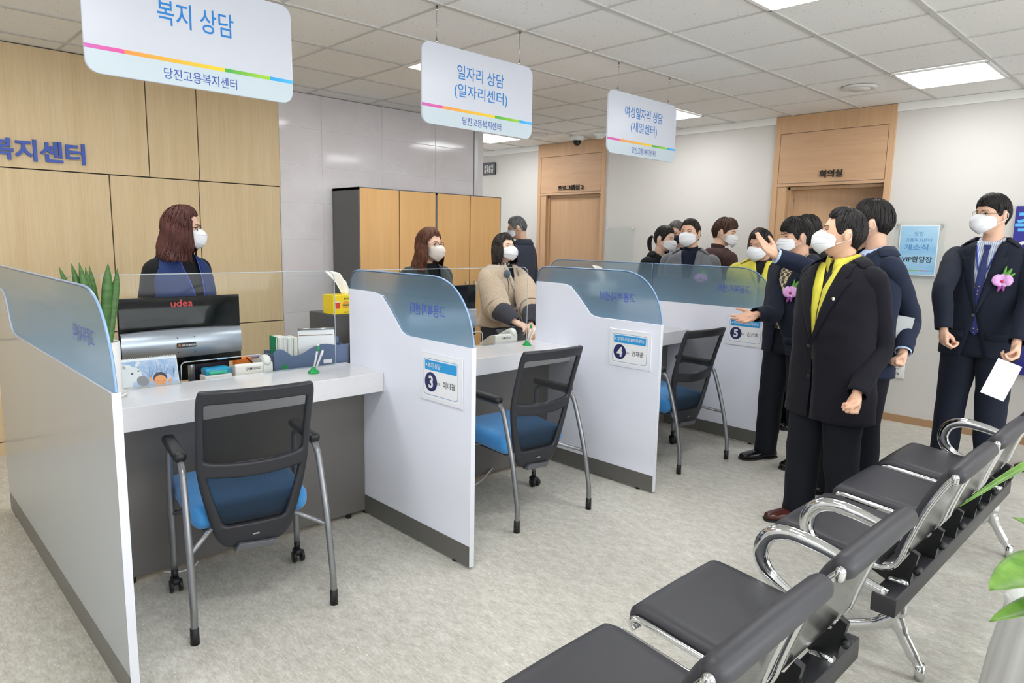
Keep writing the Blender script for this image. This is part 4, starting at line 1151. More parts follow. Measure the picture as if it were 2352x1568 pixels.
    def net(za, zb, lower):
        P = []
        for i in range(11):
            z = za + (zb - za) * i / 10
            k = wi(z) + 0.006
            P.append([back_pt(-k + 2 * k * j / 10, z, 0.006 if not lower else 0.010) for j in range(11)])
        return MB().grid(P)
    net(0.64, 0.90, False).build('back_net', M_net, t)
    net(0.36, 0.60, True).build('back_net', M_net, t)
    # grip on the top rail and the bracket at the foot of the back
    MB().prism([(-0.085, 0.262), (0.065, 0.255), (0.085, 0.278), (-0.065, 0.290)], lambda u, v, w: (u, 0.150 + w, v + 0.0), -0.012, 0.03).build('back_bracket', mat('bracket_grey', '5C5E63', 0.4), t, mods=[BV(0.004)])
    MB().box((-0.013, 0.1405, 0.318), (0.013, 0.1425, 0.324)).build('maker_mark', M_silver, t)
    return t
ch = make_chair()
spots_c = [((-0.878, 0.195), -9.5, 'nearest blue-seated visitor chair, drawn up to the counter bearing the calendar'),
           ((0.722, 0.131), -4.5, 'blue-seated visitor chair at the middle counter, beside the plate numbered 3'),
           ((2.18, 0.077), -5.3, 'farthest blue-seated visitor chair, beside the plate numbered 5')]
for i, ((x, y), a, lb) in enumerate(spots_c):
    c = ch if i == 0 else copy_tree(ch)
    c.location = (x, y, 0); c.rotation_euler = (0, 0, R(a)); c['label'] = lb

# ------------------------------------------------------------------ waiting benches
M_leather = mat('black_leatherette', '3B3B40', 0.45, spec=0.45, bump=((700, 700, 700), 0.08, 0.002))
M_beam = mat('beam_grey', '3C3C40', 0.4, 0.4)
def perf_mat():
    m = mat('perforated_chrome', 'B9BBBE', 0.22, 1.0)
    nt, b = nodes(m)
    tc = nt.nodes.new('ShaderNodeTexCoord'); w = nt.nodes.new('ShaderNodeTexWave'); w.wave_type = 'BANDS'; w.bands_direction = 'X'
    w.inputs['Scale'].default_value = 38
    r = nt.nodes.new('ShaderNodeValToRGB'); r.color_ramp.elements[0].position = 0.25; r.color_ramp.elements[0].color = lin('6E7073'); r.color_ramp.elements[1].position = 0.5; r.color_ramp.elements[1].color = lin('C6C8CA')
    nt.links.new(tc.outputs['Object'], w.inputs['Vector']); nt.links.new(w.outputs['Fac'], r.inputs['Fac']); nt.links.new(r.outputs['Color'], b.inputs['Base Color'])
    return m
M_perf = perf_mat()
PROF = cat([(0, 0.300, 0.398), (0, 0.313, 0.415), (0, 0.300, 0.434), (0, 0.24, 0.432), (0, 0.10, 0.418), (0, -0.02, 0.410), (0, -0.085, 0.422), (0, -0.115, 0.46), (0, -0.135, 0.53), (0, -0.175, 0.65), (0, -0.222, 0.75), (0, -0.245, 0.783)], 5)
def offs(pr, d):
    out = []
    for i, p in enumerate(pr):
        t = pr[min(i + 1, len(pr) - 1)] - pr[max(i - 1, 0)]
        n = np.array([0, -t[2], t[1]]) / (np.linalg.norm(t) + 1e-9)
        out.append(p - n * d if False else p + np.array([0, t[2], -t[1]]) / (np.linalg.norm(t) + 1e-9) * d)
    return out
def pad(i0, i1, x0, x1, th, wrap_end=None):
    """cushion of thickness th following the shell between two profile indices"""
    pr = PROF[i0:i1 + 1]
    n = len(pr)
    mb = MB()
    sgn = 1 if offs(PROF, 0.01)[len(PROF) // 3][2] > PROF[len(PROF) // 3][2] else -1
    lo, hi = offs(PROF, sgn * 0.003)[i0:i1 + 1], offs(PROF, sgn * th)[i0:i1 + 1]
    ring = []
    rows = []
    xs_ = [x0, x0 + 0.006, x0 + 0.022, x0 + 0.05] + [x0 + 0.05 + (x1 - x0 - 0.10) * k / 5 for k in range(1, 5)] + [x1 - 0.05, x1 - 0.022, x1 - 0.006, x1]
    for q, x in enumerate(xs_):
        e = min(x - x0, x1 - x)
        f = min(1.0, math.sqrt(max(0.0, e / 0.022))) if e < 0.022 else 1.0
        sag = 1.0 + 0.12 * math.sin(PI * (x - x0) / (x1 - x0))
        top = []
        for k in range(n):
            ee = min(k, n - 1 - k)
            fe = min(1.0, 0.35 + 0.35 * ee)
            top.append(lo[k] + (hi[k] - lo[k]) * (0.25 + 0.75 * f) * fe * sag)
        row = [(x, p[1], p[2]) for p in lo] + [(x, p[1], p[2]) for p in top[::-1]]
        rows.append(row)
    mb.grid(rows, cv=True)
    o = len(mb.v) - len(rows) * len(rows[0])
    L = len(rows[0])
    mb.f.append([o + k for k in range(L)]); mb.m.append(0); mb.sm.append(False)
    mb.f.append([o + (len(rows) - 1) * L + k for k in range(L)][::-1]); mb.m.append(0); mb.sm.append(False)
    return mb
def make_bench():
    t = thing('waiting_bench', '', 'bench', (0, -1.5, 0), 0, 'three-seat waiting benches')
    NP = len(PROF)
    for k in (-1, 0, 1):
        cx = k * 0.575; x0, x1 = cx - 0.245, cx + 0.245
        sh = MB().grid([[(x0 + 0.008 + (x1 - x0 - 0.016) * j / 8, p[1], p[2]) for j in range(9)] for p in PROF]).build('seat_shell', M_perf, t, mods=[SOL(0.004, 0)])
        for x in (x0, x1):
            e = MB().tube([(x, p[1], p[2]) for p in PROF], 0.0105, 10, flat=0.9)
            e.limb([(x, PROF[-1][1] - 0.002, PROF[-1][2] - 0.01), (x, PROF[-1][1] - 0.004, PROF[-1][2] + 0.004)], [0.013, 0.013], 10)
            e.build('edge_rail', M_chrome, sh)
        pad(3, 27, x0 + 0.012, x1 - 0.012, 0.030).build('seat_cushion', M_leather, t)
        bcs = pad(33, NP - 1, x0 + 0.012, x1 - 0.012, 0.030)
        top = PROF[-1]
        bcs.limb([(x0 + 0.03, top[1] - 0.002, top[2] + 0.006), (cx, top[1] - 0.004, top[2] + 0.010), (x1 - 0.03, top[1] - 0.002, top[2] + 0.006)], [0.030, 0.032, 0.030], 16)
        bcs.build('back_cushion', M_leather, t)
        for x in (cx - 0.15, cx + 0.15):
            br = MB()
            br.prism([(0.12, 0.405), (-0.05, 0.395), (-0.10, 0.415), (-0.128, 0.47), (-0.15, 0.46), (-0.135, 0.38), (-0.13, 0.33), (-0.07, 0.33), (0.0, 0.36)], lambda u, v, w: (x + w, u, v), -0.012, 0.012)
            br.tube([(x - 0.018, -0.15, 0.40), (x + 0.018, -0.15, 0.40)], 0.012, 10)
            br.build('seat_bracket', M_black, t)
    MB().rbox((-0.885, -0.135, 0.275), (0.885, -0.055, 0.345), 0.006).build('beam', M_beam, t)
    for s in (-1, 1):
        ax = s * 0.868
        p = cat([(ax, -0.10, 0.345), (ax, 0.02, 0.375), (ax, 0.10, 0.41), (ax, 0.165, 0.455), (ax, 0.188, 0.515), (ax, 0.165, 0.575), (ax, 0.105, 0.603), (ax, 0.02, 0.597), (ax, -0.07, 0.578), (ax, -0.13, 0.565)], 6)
        MB().tube(p, [0.0145 + 0.007 * math.sin(PI * i / (len(p) - 1)) for i in range(len(p))], 14, flat=1.25).build('armrest', M_chrome, t)
        lx = s * 0.715
        up_ = MB().rbox((lx - 0.035, -0.13, 0.255), (lx + 0.035, -0.06, 0.36), 0.012)
        up_.tube(cat([(lx, -0.095, 0.28), (lx, -0.095, 0.22), (lx, -0.10, 0.19), (lx, -0.125, 0.14), (lx, -0.165, 0.075), (lx, -0.185, 0.045)], 5), [0.034] * 6 + [0.028] * 8 + [0.022] * 7 + [0.017] * 5, 12, flat=0.8)
        up_.tube(cat([(lx, -0.095, 0.28), (lx, -0.095, 0.22), (lx, -0.085, 0.19), (lx, -0.02, 0.14), (lx, 0.12, 0.075), (lx, 0.19, 0.045)], 5), [0.034] * 6 + [0.028] * 8 + [0.022] * 7 + [0.017] * 5, 12, flat=0.8)
        lo_ = up_.build('leg', M_chrome, t)
        for yy in (-0.187, 0.192):
            MB().tube([(lx, yy, 0.0), (lx, yy, 0.06)], 0.017, 14).build('foot', M_chrome, lo_)
    return t
b1 = make_bench()
b2 = copy_tree(b1)
b1.location = (-0.725, -1.5, 0); b1['label'] = 'nearer black and chrome waiting bench, cut off by the bottom edge'
b2.location = (1.37, -1.5, 0); b2['label'] = 'farther black and chrome waiting bench, beside the standing man in the long coat'

# ------------------------------------------------------------------ potted plant by the camera
t = thing('potted_plant', 'leafy green plant in a tall white ribbed planter at the right edge', 'plant', (0.385, -2.155, -0.0), 0)
prof = [(0.0, 0.0), (0.26, 0.0), (0.255, 0.15), (0.235, 0.35), (0.208, 0.52), (0.215, 0.55), (0.203, 0.555), (0.19, 0.52), (0.0, 0.51)]
P = []
for r_, z in prof:
    P.append([((r_ * (1 + 0.02 * math.cos(j * PI / 2 * 1.0))) * math.cos(2 * PI * j / 96) , (r_ * (1 + 0.02 * math.cos(j * PI / 2))) * math.sin(2 * PI * j / 96), z) for j in range(96)])
MB().grid(P, cv=True, flip=True).build('planter', M_white, t)
M_gl = mat('fresh_leaf', '56852F', 0.38, noise_=((14, 14, 14), '7CA64A', 0.4, 0.65), trans=0.0)
M_stem = mat('green_stem', '6B8F3A', 0.5)
def leaf(t, base, tip, w, droop=0.03, nrm=(0, 0, 1), name='leaf'):
    b, q = Vector(base), Vector(tip); d = q - b; n_ = Vector(nrm); sd = d.cross(n_).normalized(); up_ = sd.cross(d).normalized()
    P = []
    for i in range(17):
        u = i / 16
        c = b + d * u + up_ * (droop * math.sin(PI * u))
        k = w * (math.sin(PI * min(1, u ** 0.75)) ** 0.7 if 0 < u < 1 else 0.02)
        P.append([c + sd * k * (v / 4) + up_ * (0.25 * k * (v / 4) ** 2) for v in range(-4, 5)])
    MB().grid(P).build(name, M_gl, t, mods=[SOL(0.0012)])
LEAVES = [((-0.02, 0.02, 0.66), (-0.335, 0.20, 0.665), 0.085), ((0.0, -0.02, 0.58), (-0.345, 0.19, 0.588), 0.045), ((0.02, -0.02, 0.62), (-0.19, 0.02, 0.46), 0.075), ((0.05, 0.02, 0.68), (-0.10, 0.10, 0.92), 0.05), ((0.05, 0.05, 0.70), (-0.05, -0.14, 0.86), 0.06), ((0.08, 0.0, 0.7), (0.2, 0.15, 0.95), 0.06), ((0.05, 0.0, 0.66), (0.25, -0.1, 0.8), 0.06), ((0.0, 0.02, 0.64), (0.12, 0.24, 0.72), 0.05), ((0.05, -0.02, 0.66), (0.05, -0.26, 0.7), 0.05)]
for b_, q_, w_ in LEAVES:
    leaf(t, b_, q_, w_)
stm = MB()
for b_, q_, w_ in LEAVES:
    stm.tube(cat([(0.03, 0.02, 0.505), ((b_[0] + 0.03) / 2, (b_[1] + 0.02) / 2, 0.58), b_], 4), 0.005, 6)
stm.build('stem', M_stem, t)
leaf(t, (0.10, -0.06, 1.06), (-0.41, 0.27, 0.885), 0.018, 0.05, name='blade')
MB().tube(cat([(0.03, 0.02, 0.505), (0.08, 0.0, 0.80), (0.12, -0.06, 1.0), (0.10, -0.06, 1.06)], 5), 0.005, 6).build('stem', M_stem, t)
# ------------------------------------------------------------------ people
RINGM = [(1.52, .056, .052, .054, -.014), (1.495, .064, .056, .060, -.014), (1.475, .088, .064, .074, -.014), (1.458, .125, .074, .088, -.012), (1.44, .160, .083, .098, -.010), (1.415, .186, .092, .108, -.008), (1.385, .203, .101, .116, -.005),
         (1.33, .212, .118, .124, 0), (1.22, .208, .134, .126, .003), (1.10, .203, .134, .116, .006), (1.00, .204, .130, .118, .005), (.90, .212, .128, .128, 0), (.80, .214, .124, .130, 0), (.60, .218, .124, .130, 0), (.40, .220, .124, .130, 0)]
RINGF = [(1.52, .047, .046, .047, -.012), (1.495, .053, .050, .052, -.012), (1.475, .072, .056, .064, -.012), (1.458, .102, .066, .076, -.010), (1.44, .134, .076, .086, -.008), (1.415, .160, .084, .094, -.006), (1.385, .175, .094, .100, -.004),
         (1.33, .183, .116, .106, 0), (1.24, .182, .140, .106, .004), (1.12, .166, .122, .098, .006), (1.02, .172, .118, .104, .004), (.92, .186, .116, .118, 0), (.80, .196, .116, .124, 0), (.60, .200, .112, .118, 0), (.40, .2, .112, .118, 0)]
NEXP = 2.4
def gs(x, c, s):
    return math.exp(-((x - c) / s) ** 2)
def head_pt(dx, dy, dz):
    x, y, z = .074 * dx, .094 * dy, .117 * dz
    if z < 0:
        t = min(1, -z / .117)
        x *= 1 - .28 * t ** 1.5
        if dy < 0:
            y *= 1 - .38 * t ** 1.2
        else:
            y *= 1 - .06 * t
    if dy > 0:
        y = y / (dy + 1e-9) * dy ** .75
        sl = 1 if z > -.046 else 0
        up = max(0, min(1, (.016 - z) / .050)) if sl else max(0, 1 - (-.046 - z) / .012)
        y += .024 * gs(x, 0, .0125) * up
        y += .005 * gs(z, .028, .012) * gs(x, 0, .05)
        ax = abs(x)
        y -= .009 * gs(ax, .031, .016) * gs(z, .006, .013)
        y += .006 * gs(ax, .042, .02) * gs(z, -.03, .025)
        y += .006 * gs(x, 0, .024) * gs(z, -.064, .012)
        y += .009 * gs(x, 0, .022) * gs(z, -.100, .018)
    return Vector((x, y, z))
def face_y(x, z):
    dz = z / .117
    f = 1 - .28 * min(1, max(0, -dz)) ** 1.5
    dx = x / .074 / f
    return head_pt(dx, math.sqrt(max(0.001, 1 - dx * dx - dz * dz)), dz).y

SKINS = {}
def skin_mat(c):
    c = ''.join('%02X' % round(int(c[i:i + 2], 16) * .62 + int('F4CFBB'[i:i + 2], 16) * .38) for i in (0, 2, 4))
    return mat('skin_' + c, c, 0.45, spec=0.4, bump=((300, 300, 300), 0.06, 0.001))
M_eye = mat('eye_white', 'ECE8E4', 0.2)
M_iris = mat('eye_dark', '1C1310', 0.1)
M_lip = mat('lip', 'B9786C', 0.45)
M_mask = mat('mask_white', 'EEF0F4', 0.8, spec=0.2)
M_strap = mat('mask_strap', 'F1F1F1', 0.8)

def ring_tab(P):
    k = .985 * P['H'] / 1.72
    w = P.get('w', 1.0)
    b = P.get('belly', 0.0)
    T_ = RINGM if P.get('sex', 'M') == 'M' else RINGF
    return [(z * k, hw * w, df + b * gs(z, 1.08, .16), db, yc) for z, hw, df, db, yc in T_]
def sec(tab, z, off=0.0):
    zs = [t[0] for t in tab][::-1]
    v = [float(np.interp(z, zs, [t[i] for t in tab][::-1])) for i in range(1, 5)]
    return v[0] + off, v[1] + off, v[2] + off, v[3]
def ring_pt(tab, z, a, off=0.0):
    hw, df, db, yc = sec(tab, z, off)
    s, c = math.sin(a), math.cos(a)
    e = 2 / NEXP
    return Vector((hw * math.copysign(abs(s) ** e, s), yc + (df if c > 0 else db) * math.copysign(abs(c) ** e, c), z))
def ang_x(tab, z, x, off=0.0):
    hw = sec(tab, z, off)[0]
    return math.asin(min(1.0, (max(0.0, x) / hw)) ** (NEXP / 2))
def wob(p, amp, sc):
    n = noise.noise_vector(Vector(p) * sc)
    return Vector(p) + n * amp

def hand_prims(mb, w, d, n, side, pose, s=1.0):
    """w wrist, d finger direction, n the way the palm faces; side +1 right hand, -1 left hand"""
    w = Vector(w); d = Vector(d).normalized(); n = Vector(n); n = (n - d * n.dot(d)).normalized()
    t = d.cross(n) * side
    curl = {'open': (8, 10, 8), 'relaxed': (28, 35, 22), 'fist': (78, 95, 60), 'hold': (55, 60, 30)}[pose]
    kn = [(.086, .031, .0105), (.091, .0105, .0105), (.087, -.0105, .010), (.078, -.030, .009)]
    ln = [(.043, .026, .020), (.047, .030, .021), (.043, .028, .020), (.033, .021, .018)]
    for i in range(4):
        k = w + d * kn[i][0] * s + t * kn[i][1] * s
        mb.limb([w + d * .008 * s + t * kn[i][1] * .55 * s, w + d * .045 * s + t * kn[i][1] * .85 * s, k], [.0135 * s, .0145 * s, kn[i][2] * s], 8)
        dirv = (d + t * (0.09 * (1.5 - i) if pose == 'open' else 0.02 * (1.5 - i))).normalized(); a = 0; p = k; pts = [k]; rad = [kn[i][2] * s]
        for q in range(3):
            a += curl[q] + (i * 3 if pose != 'open' else (i - 1) * 2)
            dd = (dirv * math.cos(R(a)) + n * math.sin(R(a))).normalized()
            p = p + dd * ln[i][q] * s
            pts.append(p); rad.append(kn[i][2] * s * (.93, .85, .72)[q])
        mb.limb(pts, rad, 8)
    b = w + d * .022 * s + t * .020 * s
    if pose == 'fist' or pose == 'hold':
        pts = [b, b + (d * .5 + t * .35 + n * .45).normalized() * .045 * s]
        pts.append(pts[-1] + (d * .65 - t * .35 + n * .55).normalized() * .032 * s)
        pts.append(pts[-1] + (d * .3 - t * .75 + n * .3).normalized() * .024 * s)
    else:
        pts = [b, b + (d * .62 + t * .68 + n * .25).normalized() * .045 * s]
        pts.append(pts[-1] + (d * .80 + t * .45 + n * .2).normalized() * .032 * s)
        pts.append(pts[-1] + (d * .90 + t * .25 + n * .15).normalized() * .024 * s)
    mb.limb(pts, [.0155 * s, .0125 * s, .0105 * s, .0085 * s], 8)
    if pose == 'fist':
        mb.limb([w + d * .045 * s + n * .016 * s + t * .02 * s, w + d * .068 * s + n * .024 * s - t * .022 * s], [.017 * s, .016 * s], 10)
        mb.limb([w + d * .078 * s + n * .024 * s + t * .026 * s, w + d * .070 * s + n * .024 * s - t * .028 * s], [.013 * s, .012 * s], 10)
    mb.limb([w - d * .02 * s, w + d * .02 * s, w + d * .055 * s], [.024 * s, .026 * s, .022 * s], 10)
    return t

def person(P):
    H = P['H']; k = .985 * H / 1.72
    rnd = random.Random(P.get('seed', 1))
    pos = Vector((P['pos'][0], P['pos'][1], 0))
    vd = Vector((pos.x - CAM.x, pos.y - CAM.y, 0)).normalized(); vr = Vector((vd.y, -vd.x, 0))
    def heading(phi):
        h = -vd * math.cos(R(phi)) + vr * math.sin(R(phi))
        return math.atan2(-h.x, h.y)
    th = heading(P['phi'])
    MW = Matrix.Translation(pos) @ Matrix.Rotation(th, 4, 'Z'); MI = MW.inverted()
    tab = ring_tab(P)
    male = P.get('sex', 'M') == 'M'
    # --- head transform
    hy = heading(P['head'][0]) - th
    hs = P.get('hs', 1.0 if male else .95)
    HM = Matrix.Translation(Vector((0, .012, H - .126 * hs - P.get('drop', 0.0))) + Vector(P.get('hoff', (0, 0, 0)))) @ Matrix.Rotation(hy, 4, 'Z') @ Matrix.Translation((0, -.02, -.09)) @ Matrix.Rotation(R(P['head'][1]), 4, 'X') @ Matrix.Rotation(R(P['head'][2]), 4, 'Y') @ Matrix.Translation((0, .03, .09)) @ Matrix.Scale(hs, 4)
    hp = lambda v: HM @ Vector(v)
    # --- arms
    sw = (.182 if male else .148) * P.get('w', 1.0)
    sh = {1: Vector((sw, -.012, 1.405 * k)), -1: Vector((-sw, -.012, 1.405 * k))}
    arms = {}
    for s, key in ((1, 'R'), (-1, 'L')):
        A = P.get(key)
        if A is None:
            el = Vector((s * (sw + .045), -.035, 1.13 * k)); wr = Vector((s * (sw + .05), .045, .885 * k)); d = (0, .15, -1); n = (-s, 0, 0); pose = 'relaxed'
        else:
            if A.get('world', True):
                el = MI @ Vector(A['el']); wr = MI @ Vector(A['wr'])
                d = MI.to_3x3() @ Vector(A['d']); n = MI.to_3x3() @ Vector(A['n'])
            else:
                el = Vector(A['el']); wr = Vector(A['wr']); d = A['d']; n = A['n']
            pose = A.get('pose', 'relaxed')
        arms[s] = (el, wr, Vector(d), Vector(n), pose)
    # --- legs
    hipx = .092 if male else .085
    st = P.get('feet', {})
    legs = {}
    for s, key in ((1, 'R'), (-1, 'L')):
        fx, fy, fa = st.get(key, (s * .105, 0.0, s * 8))
        an = Vector((fx, fy, .085)); hip = Vector((s * hipx, 0, .90 * k))
        kn = (an + hip) / 2 + Vector((0, .02, .02))
        legs[s] = (hip, kn, an, fa)
    # --- body: one continuous skin
    b = MB()
    rows = []
    for i in range(41):
        t = PI * min(max(i / 40, .006), .994)
        rows.append([hp(head_pt(math.sin(t) * math.sin(p), math.sin(t) * math.cos(p), math.cos(t))) for p in [2 * PI * j / 56 for j in range(56)]])
    b.grid(rows, cv=True)
    o = len(b.v) - 41 * 56
    b.f.append([o + j for j in range(56)]); b.m.append(0); b.sm.append(True)
    b.f.append([o + 40 * 56 + j for j in range(56)][::-1]); b.m.append(0); b.sm.append(True)
    for s in (-1, 1):
        b.ball(hp((s * .075, -.012, -.004)), 1, 12, 8, M=HM.to_3x3() @ Matrix.Rotation(R(-s * 22), 3, 'Z') @ Matrix.Rotation(R(-8), 3, 'X') @ Matrix.Diagonal((.008, .019, .031)))
        b.ball(hp((s * .079, -.016, .002)), 1, 12, 8, M=HM.to_3x3() @ Matrix.Rotation(R(-s * 30), 3, 'Z') @ Matrix.Diagonal((.005, .020, .029)))
    nr = .055 if male else .046
    b.limb([(0, -.022, 1.40 * k), (0, -.016, 1.46 * k), hp((0, -.022, -.05)), hp((0, -.018, 0))], [nr + .012, nr, nr * .97, nr * .9], 20)
    b.limb([(0, 0, .92 * k), (0, 0.005, 1.05 * k), (0, 0, 1.2 * k), (0, -.01, 1.36 * k)], [.095, .088, .10, .075], 20)
    hs_ = P.get('hand', 1.0) * (1.0 if male else .9)
    for s in (-1, 1):
        el, wr, d, n, pose = arms[s]
        b.limb([(s * .05, -.012, 1.36 * k), sh[s] - Vector((s * .02, 0, .01)), sh[s] * .5 + el * .5, el], [.06, .046, .040, .034], 12)
        b.limb([el, el * .5 + wr * .5, wr], [.034, .032, .023 * hs_], 12)
        hand_prims(b, wr, d, n, s, pose, hs_)
        hip, kn, an, fa = legs[s]
        b.limb([(s * .05, 0, .95 * k), hip, kn, an], [.075, .072, .048, .034], 12)
        b.limb([an, an + Vector((-math.sin(R(-fa)) * .02, .02, -.045))], [.034, .03], 10)
    tmp = b.build('tmp', M_white)
    md = tmp.modifiers.new('r', 'REMESH'); md.mode = 'VOXEL'; md.voxel_size = P.get('vox', .006); md.adaptivity = 0.0
    md = tmp.modifiers.new('s', 'SMOOTH'); md.factor = 0.5; md.iterations = P.get('smooth', 2)
    dg = bpy.context.evaluated_depsgraph_get()
    me = bpy.data.meshes.new_from_object(tmp.evaluated_get(dg))
    nv = len(me.vertices); co = np.empty(nv * 3); me.vertices.foreach_get('co', co); co = co.reshape(-1, 3)
    nf = len(me.polygons); li = np.empty(len(me.loops), dtype=np.int32); me.loops.foreach_get('vertex_index', li)
    body = MB()
    body.v = [tuple(p) for p in co.tolist()]
    ls = np.empty(nf, dtype=np.int32); lt = np.empty(nf, dtype=np.int32); me.polygons.foreach_get('loop_start', ls); me.polygons.foreach_get('loop_total', lt)
    lil = li.tolist()
    body.f = [lil[a:a + c] for a, c in zip(ls.tolist(), lt.tolist())]
    body.m = [0] * nf; body.sm = [True] * nf
    bpy.data.objects.remove(tmp); bpy.data.meshes.remove(me)
    # eyes and brows set into the face
    nrmz = P.get('eye', 1.0)
    for s in (-1, 1):
        x, z = s * .0315, .005
        y = face_y(x, z)
        body.ball(hp((x, y - .0040, z)), 1, 14, 8, 1, M=HM.to_3x3() @ Matrix.Rotation(R(-s * 14), 3, 'Z') @ Matrix.Diagonal((.0138, .0062, .0052 * nrmz)))
        body.ball(hp((x - s * .001, y + .0004, z + .0003)), 1, 12, 8, 2, M=HM.to_3x3() @ Matrix.Diagonal((.0056, .0030, .0050 * nrmz)))
        lid = [hp((x + s * q * .0150, face_y(x + s * q * .015, z + .004) + .0018 - .003 * q * q, z + .0062 - .0042 * q * q + .001 * q)) for q in [-1 + j / 4 for j in range(9)]]
        body.tube(lid, [.0009, .0015, .0020, .0022, .0023, .0023, .0022, .0018, .0010], 6, 2)
        br = [hp((s * xx, face_y(s * xx, zz) + .0012, zz)) for xx, zz in ((.013, .0225), (.022, .0265), (.033, .0295), (.043, .0275), (.050, .0225))]
        body.tube(br, [.0018, .0036, .0036, .0028, .0012], 6, 3, flat=.5)
    hm_ = P['hair']['m']
    root = body.build('person', [skin_mat(P.get('skin', 'DDB093')), M_eye, M_iris, hm_])
    root.matrix_world = MW
    tag(root, P['label'], 'person', P.get('group'))
    hair(P, root, HM, rnd)
    face_gear(P, root, HM)
    clothes(P, root, tab, arms, sh, legs, k, male, HM)
    return root, MW, arms

# ---------------------------------------------------------------- hair
def hair(P, root, HM, rnd):
    h = P['hair']; hp = lambda v: HM @ Vector(v)
    front, side, back, vol = h.get('front', .066), h.get('side', -.012), h.get('back', -.066), h.get('vol', .016)
    long_ = h.get('len', 0)
    def zl(p):
        a = abs(math.degrees(math.atan2(math.sin(p), math.cos(p))))
        return float(np.interp(a, [0, 30, 52, 66, 78, 86, 94, 108, 125, 180], [front, front + h.get('peak', .002), front - .012, .030, side * .4, side, side + .035, .012, back * .75, back]))
    def pt(p, s, off):
        e = math.acos(max(-1, min(1, zl(p) / .117)))
        t = max(.02, s * e)
        d = Vector((math.sin(t) * math.sin(p), math.sin(t) * math.cos(p), math.cos(t)))
        q = head_pt(d.x, d.y, d.z)
        if q.z < -.01 and d.y < 0:
            nr_ = .0545 if P.get('sex', 'M') == 'M' else .047
            r_ = math.hypot(q.x, q.y + .022)
            if r_ < nr_:
                q.x *= nr_ / r_; q.y = (q.y + .022) * nr_ / r_ - .022
            d = Vector((d.x, d.y, max(d.z, -.15))).normalized()
        return q + d * off
    def thick(p, s):
        a = math.cos(p)
        v = vol * (1.0 + h.get('quiff', 0) * max(0, a) * s) * (1 - max(0, (s - .35) / .65) ** 1.6 * float(np.interp(a, [-1, .3, .75, 1], [.93, .90, .55, .45])))
        v *= .72 + .28 * abs(a) if not long_ else 1
        if long_:
            f_ = min(1, max(0, (math.cos(R(h.get('open', 62))) + .25 - a) / .3)); v = v * (1 - f_) + vol * f_
        return max(.002, v)
    g = MB(); rows = []
    n = 72
    for i in range(19):
        s = i / 18
        rows.append([hp(pt(2 * PI * j / n, s, thick(2 * PI * j / n, s) * (1 + .22 * noise.noise(Vector((math.cos(2 * PI * j / n) * 5, math.sin(2 * PI * j / n) * 5, s * 1.5 + P.get('seed', 0))))))) for j in range(n)])
    rows.append([hp(pt(2 * PI * j / n, 1.0, -.004)) for j in range(n)])
    g.grid(rows, cv=True)
    top = len(g.v) - len(rows) * n
    g.f.append([top + j for j in range(n)]); g.m.append(0); g.sm.append(True)
    sw = h.get('sweep', .5)
    for q in range(h.get('locks', 260)):
        p0 = rnd.uniform(0, 2 * PI); s0 = rnd.uniform(.03, .62); s1 = min(1.03, s0 + rnd.uniform(.3, .6))
        fr = max(0, math.cos(p0))
        pts = []; rr = []
        r0 = rnd.uniform(.0024, .0046)
        for i in range(7):
            u = i / 6; s = s0 + (s1 - s0) * u
            p = p0 + sw * fr * (u * u) * .6 + rnd.uniform(-.02, .02)
            lift = .0015 + rnd.uniform(0, .002) + h.get('messy', 0) * math.sin(u * 5 + q) * .006
            pts.append(hp(pt(p, min(1, s), thick(p, min(1, s)) + lift) + Vector((0, 0, -.006 * max(0, s - 1)))))
            rr.append(r0 * math.sin(PI * (.12 + .83 * u)) + .0006)
        g.tube(pts, rr, 5, flat=.55)
    if long_:
        op = R(h.get('open', 62)); fl = h.get('flare', .25); cu = h.get('curl', .02)
        def cpt(p, u, off):
            zt = .058
            d = Vector((math.sin(p), math.cos(p), 0))
            b0 = pt(p, 0, 0)
            rx, ry = .074 + vol, .094 + vol
            z = zt - (long_ + .058 + h.get('slant', 0) * math.cos(p)) * u
            f = (1 + fl * u ** 1.5) * float(np.interp(u, [0, .12, .25, .4], [.86, .94, .985, 1]))
            back_ = 1.0 - .30 * math.sin(min(1, u) * PI) * (1 if math.cos(p) < -.2 else .25) * h.get('nape', .4)
            x, y = rx * d.x * f, ry * d.y * (1 + fl * .3 * u) * back_
            e = cu * math.sin(u * 9 + p * 3) * u
            return Vector((x + d.x * (off + e), y + d.y * (off + e) - .010 * u, z))
        rows = []
        m = 44
        for i in range(17):
            u = i / 16
            rows.append([hp(cpt(op + (2 * PI - 2 * op) * j / m, u, .003 * noise.noise(Vector((j * .9, u * 2, P.get('seed', 0)))))) for j in range(m + 1)])
        inn = [[hp(cpt(op + (2 * PI - 2 * op) * j / m, u / 16, -.016)) for j in range(m + 1)] for u in range(16, -1, -1)]
        g.grid(rows + inn, cu=True)
        for q in range(h.get('strands', 300)):
            p0 = rnd.uniform(op - .12, 2 * PI - op + .12); u0 = rnd.uniform(-.0, .35); u1 = min(1.06, u0 + rnd.uniform(.45, .8)); r0 = rnd.uniform(.0028, .0052)
            pts, rr = [], []
            for i in range(9):
                w = i / 8; u = u0 + (u1 - u0) * w
                pts.append(hp(cpt(p0 + .05 * math.sin(w * 4 + q), u, min(1, max(0, u * 5 - .4)) * .0045 - .0015 + rnd.uniform(-.001, .002) + h.get('flip', 0) * max(0, u - .75) ** 2 * 10)))
                rr.append(r0 * math.sin(PI * (.1 + .86 * w)) + .0006)
            g.tube(pts, rr, 5, flat=.6)
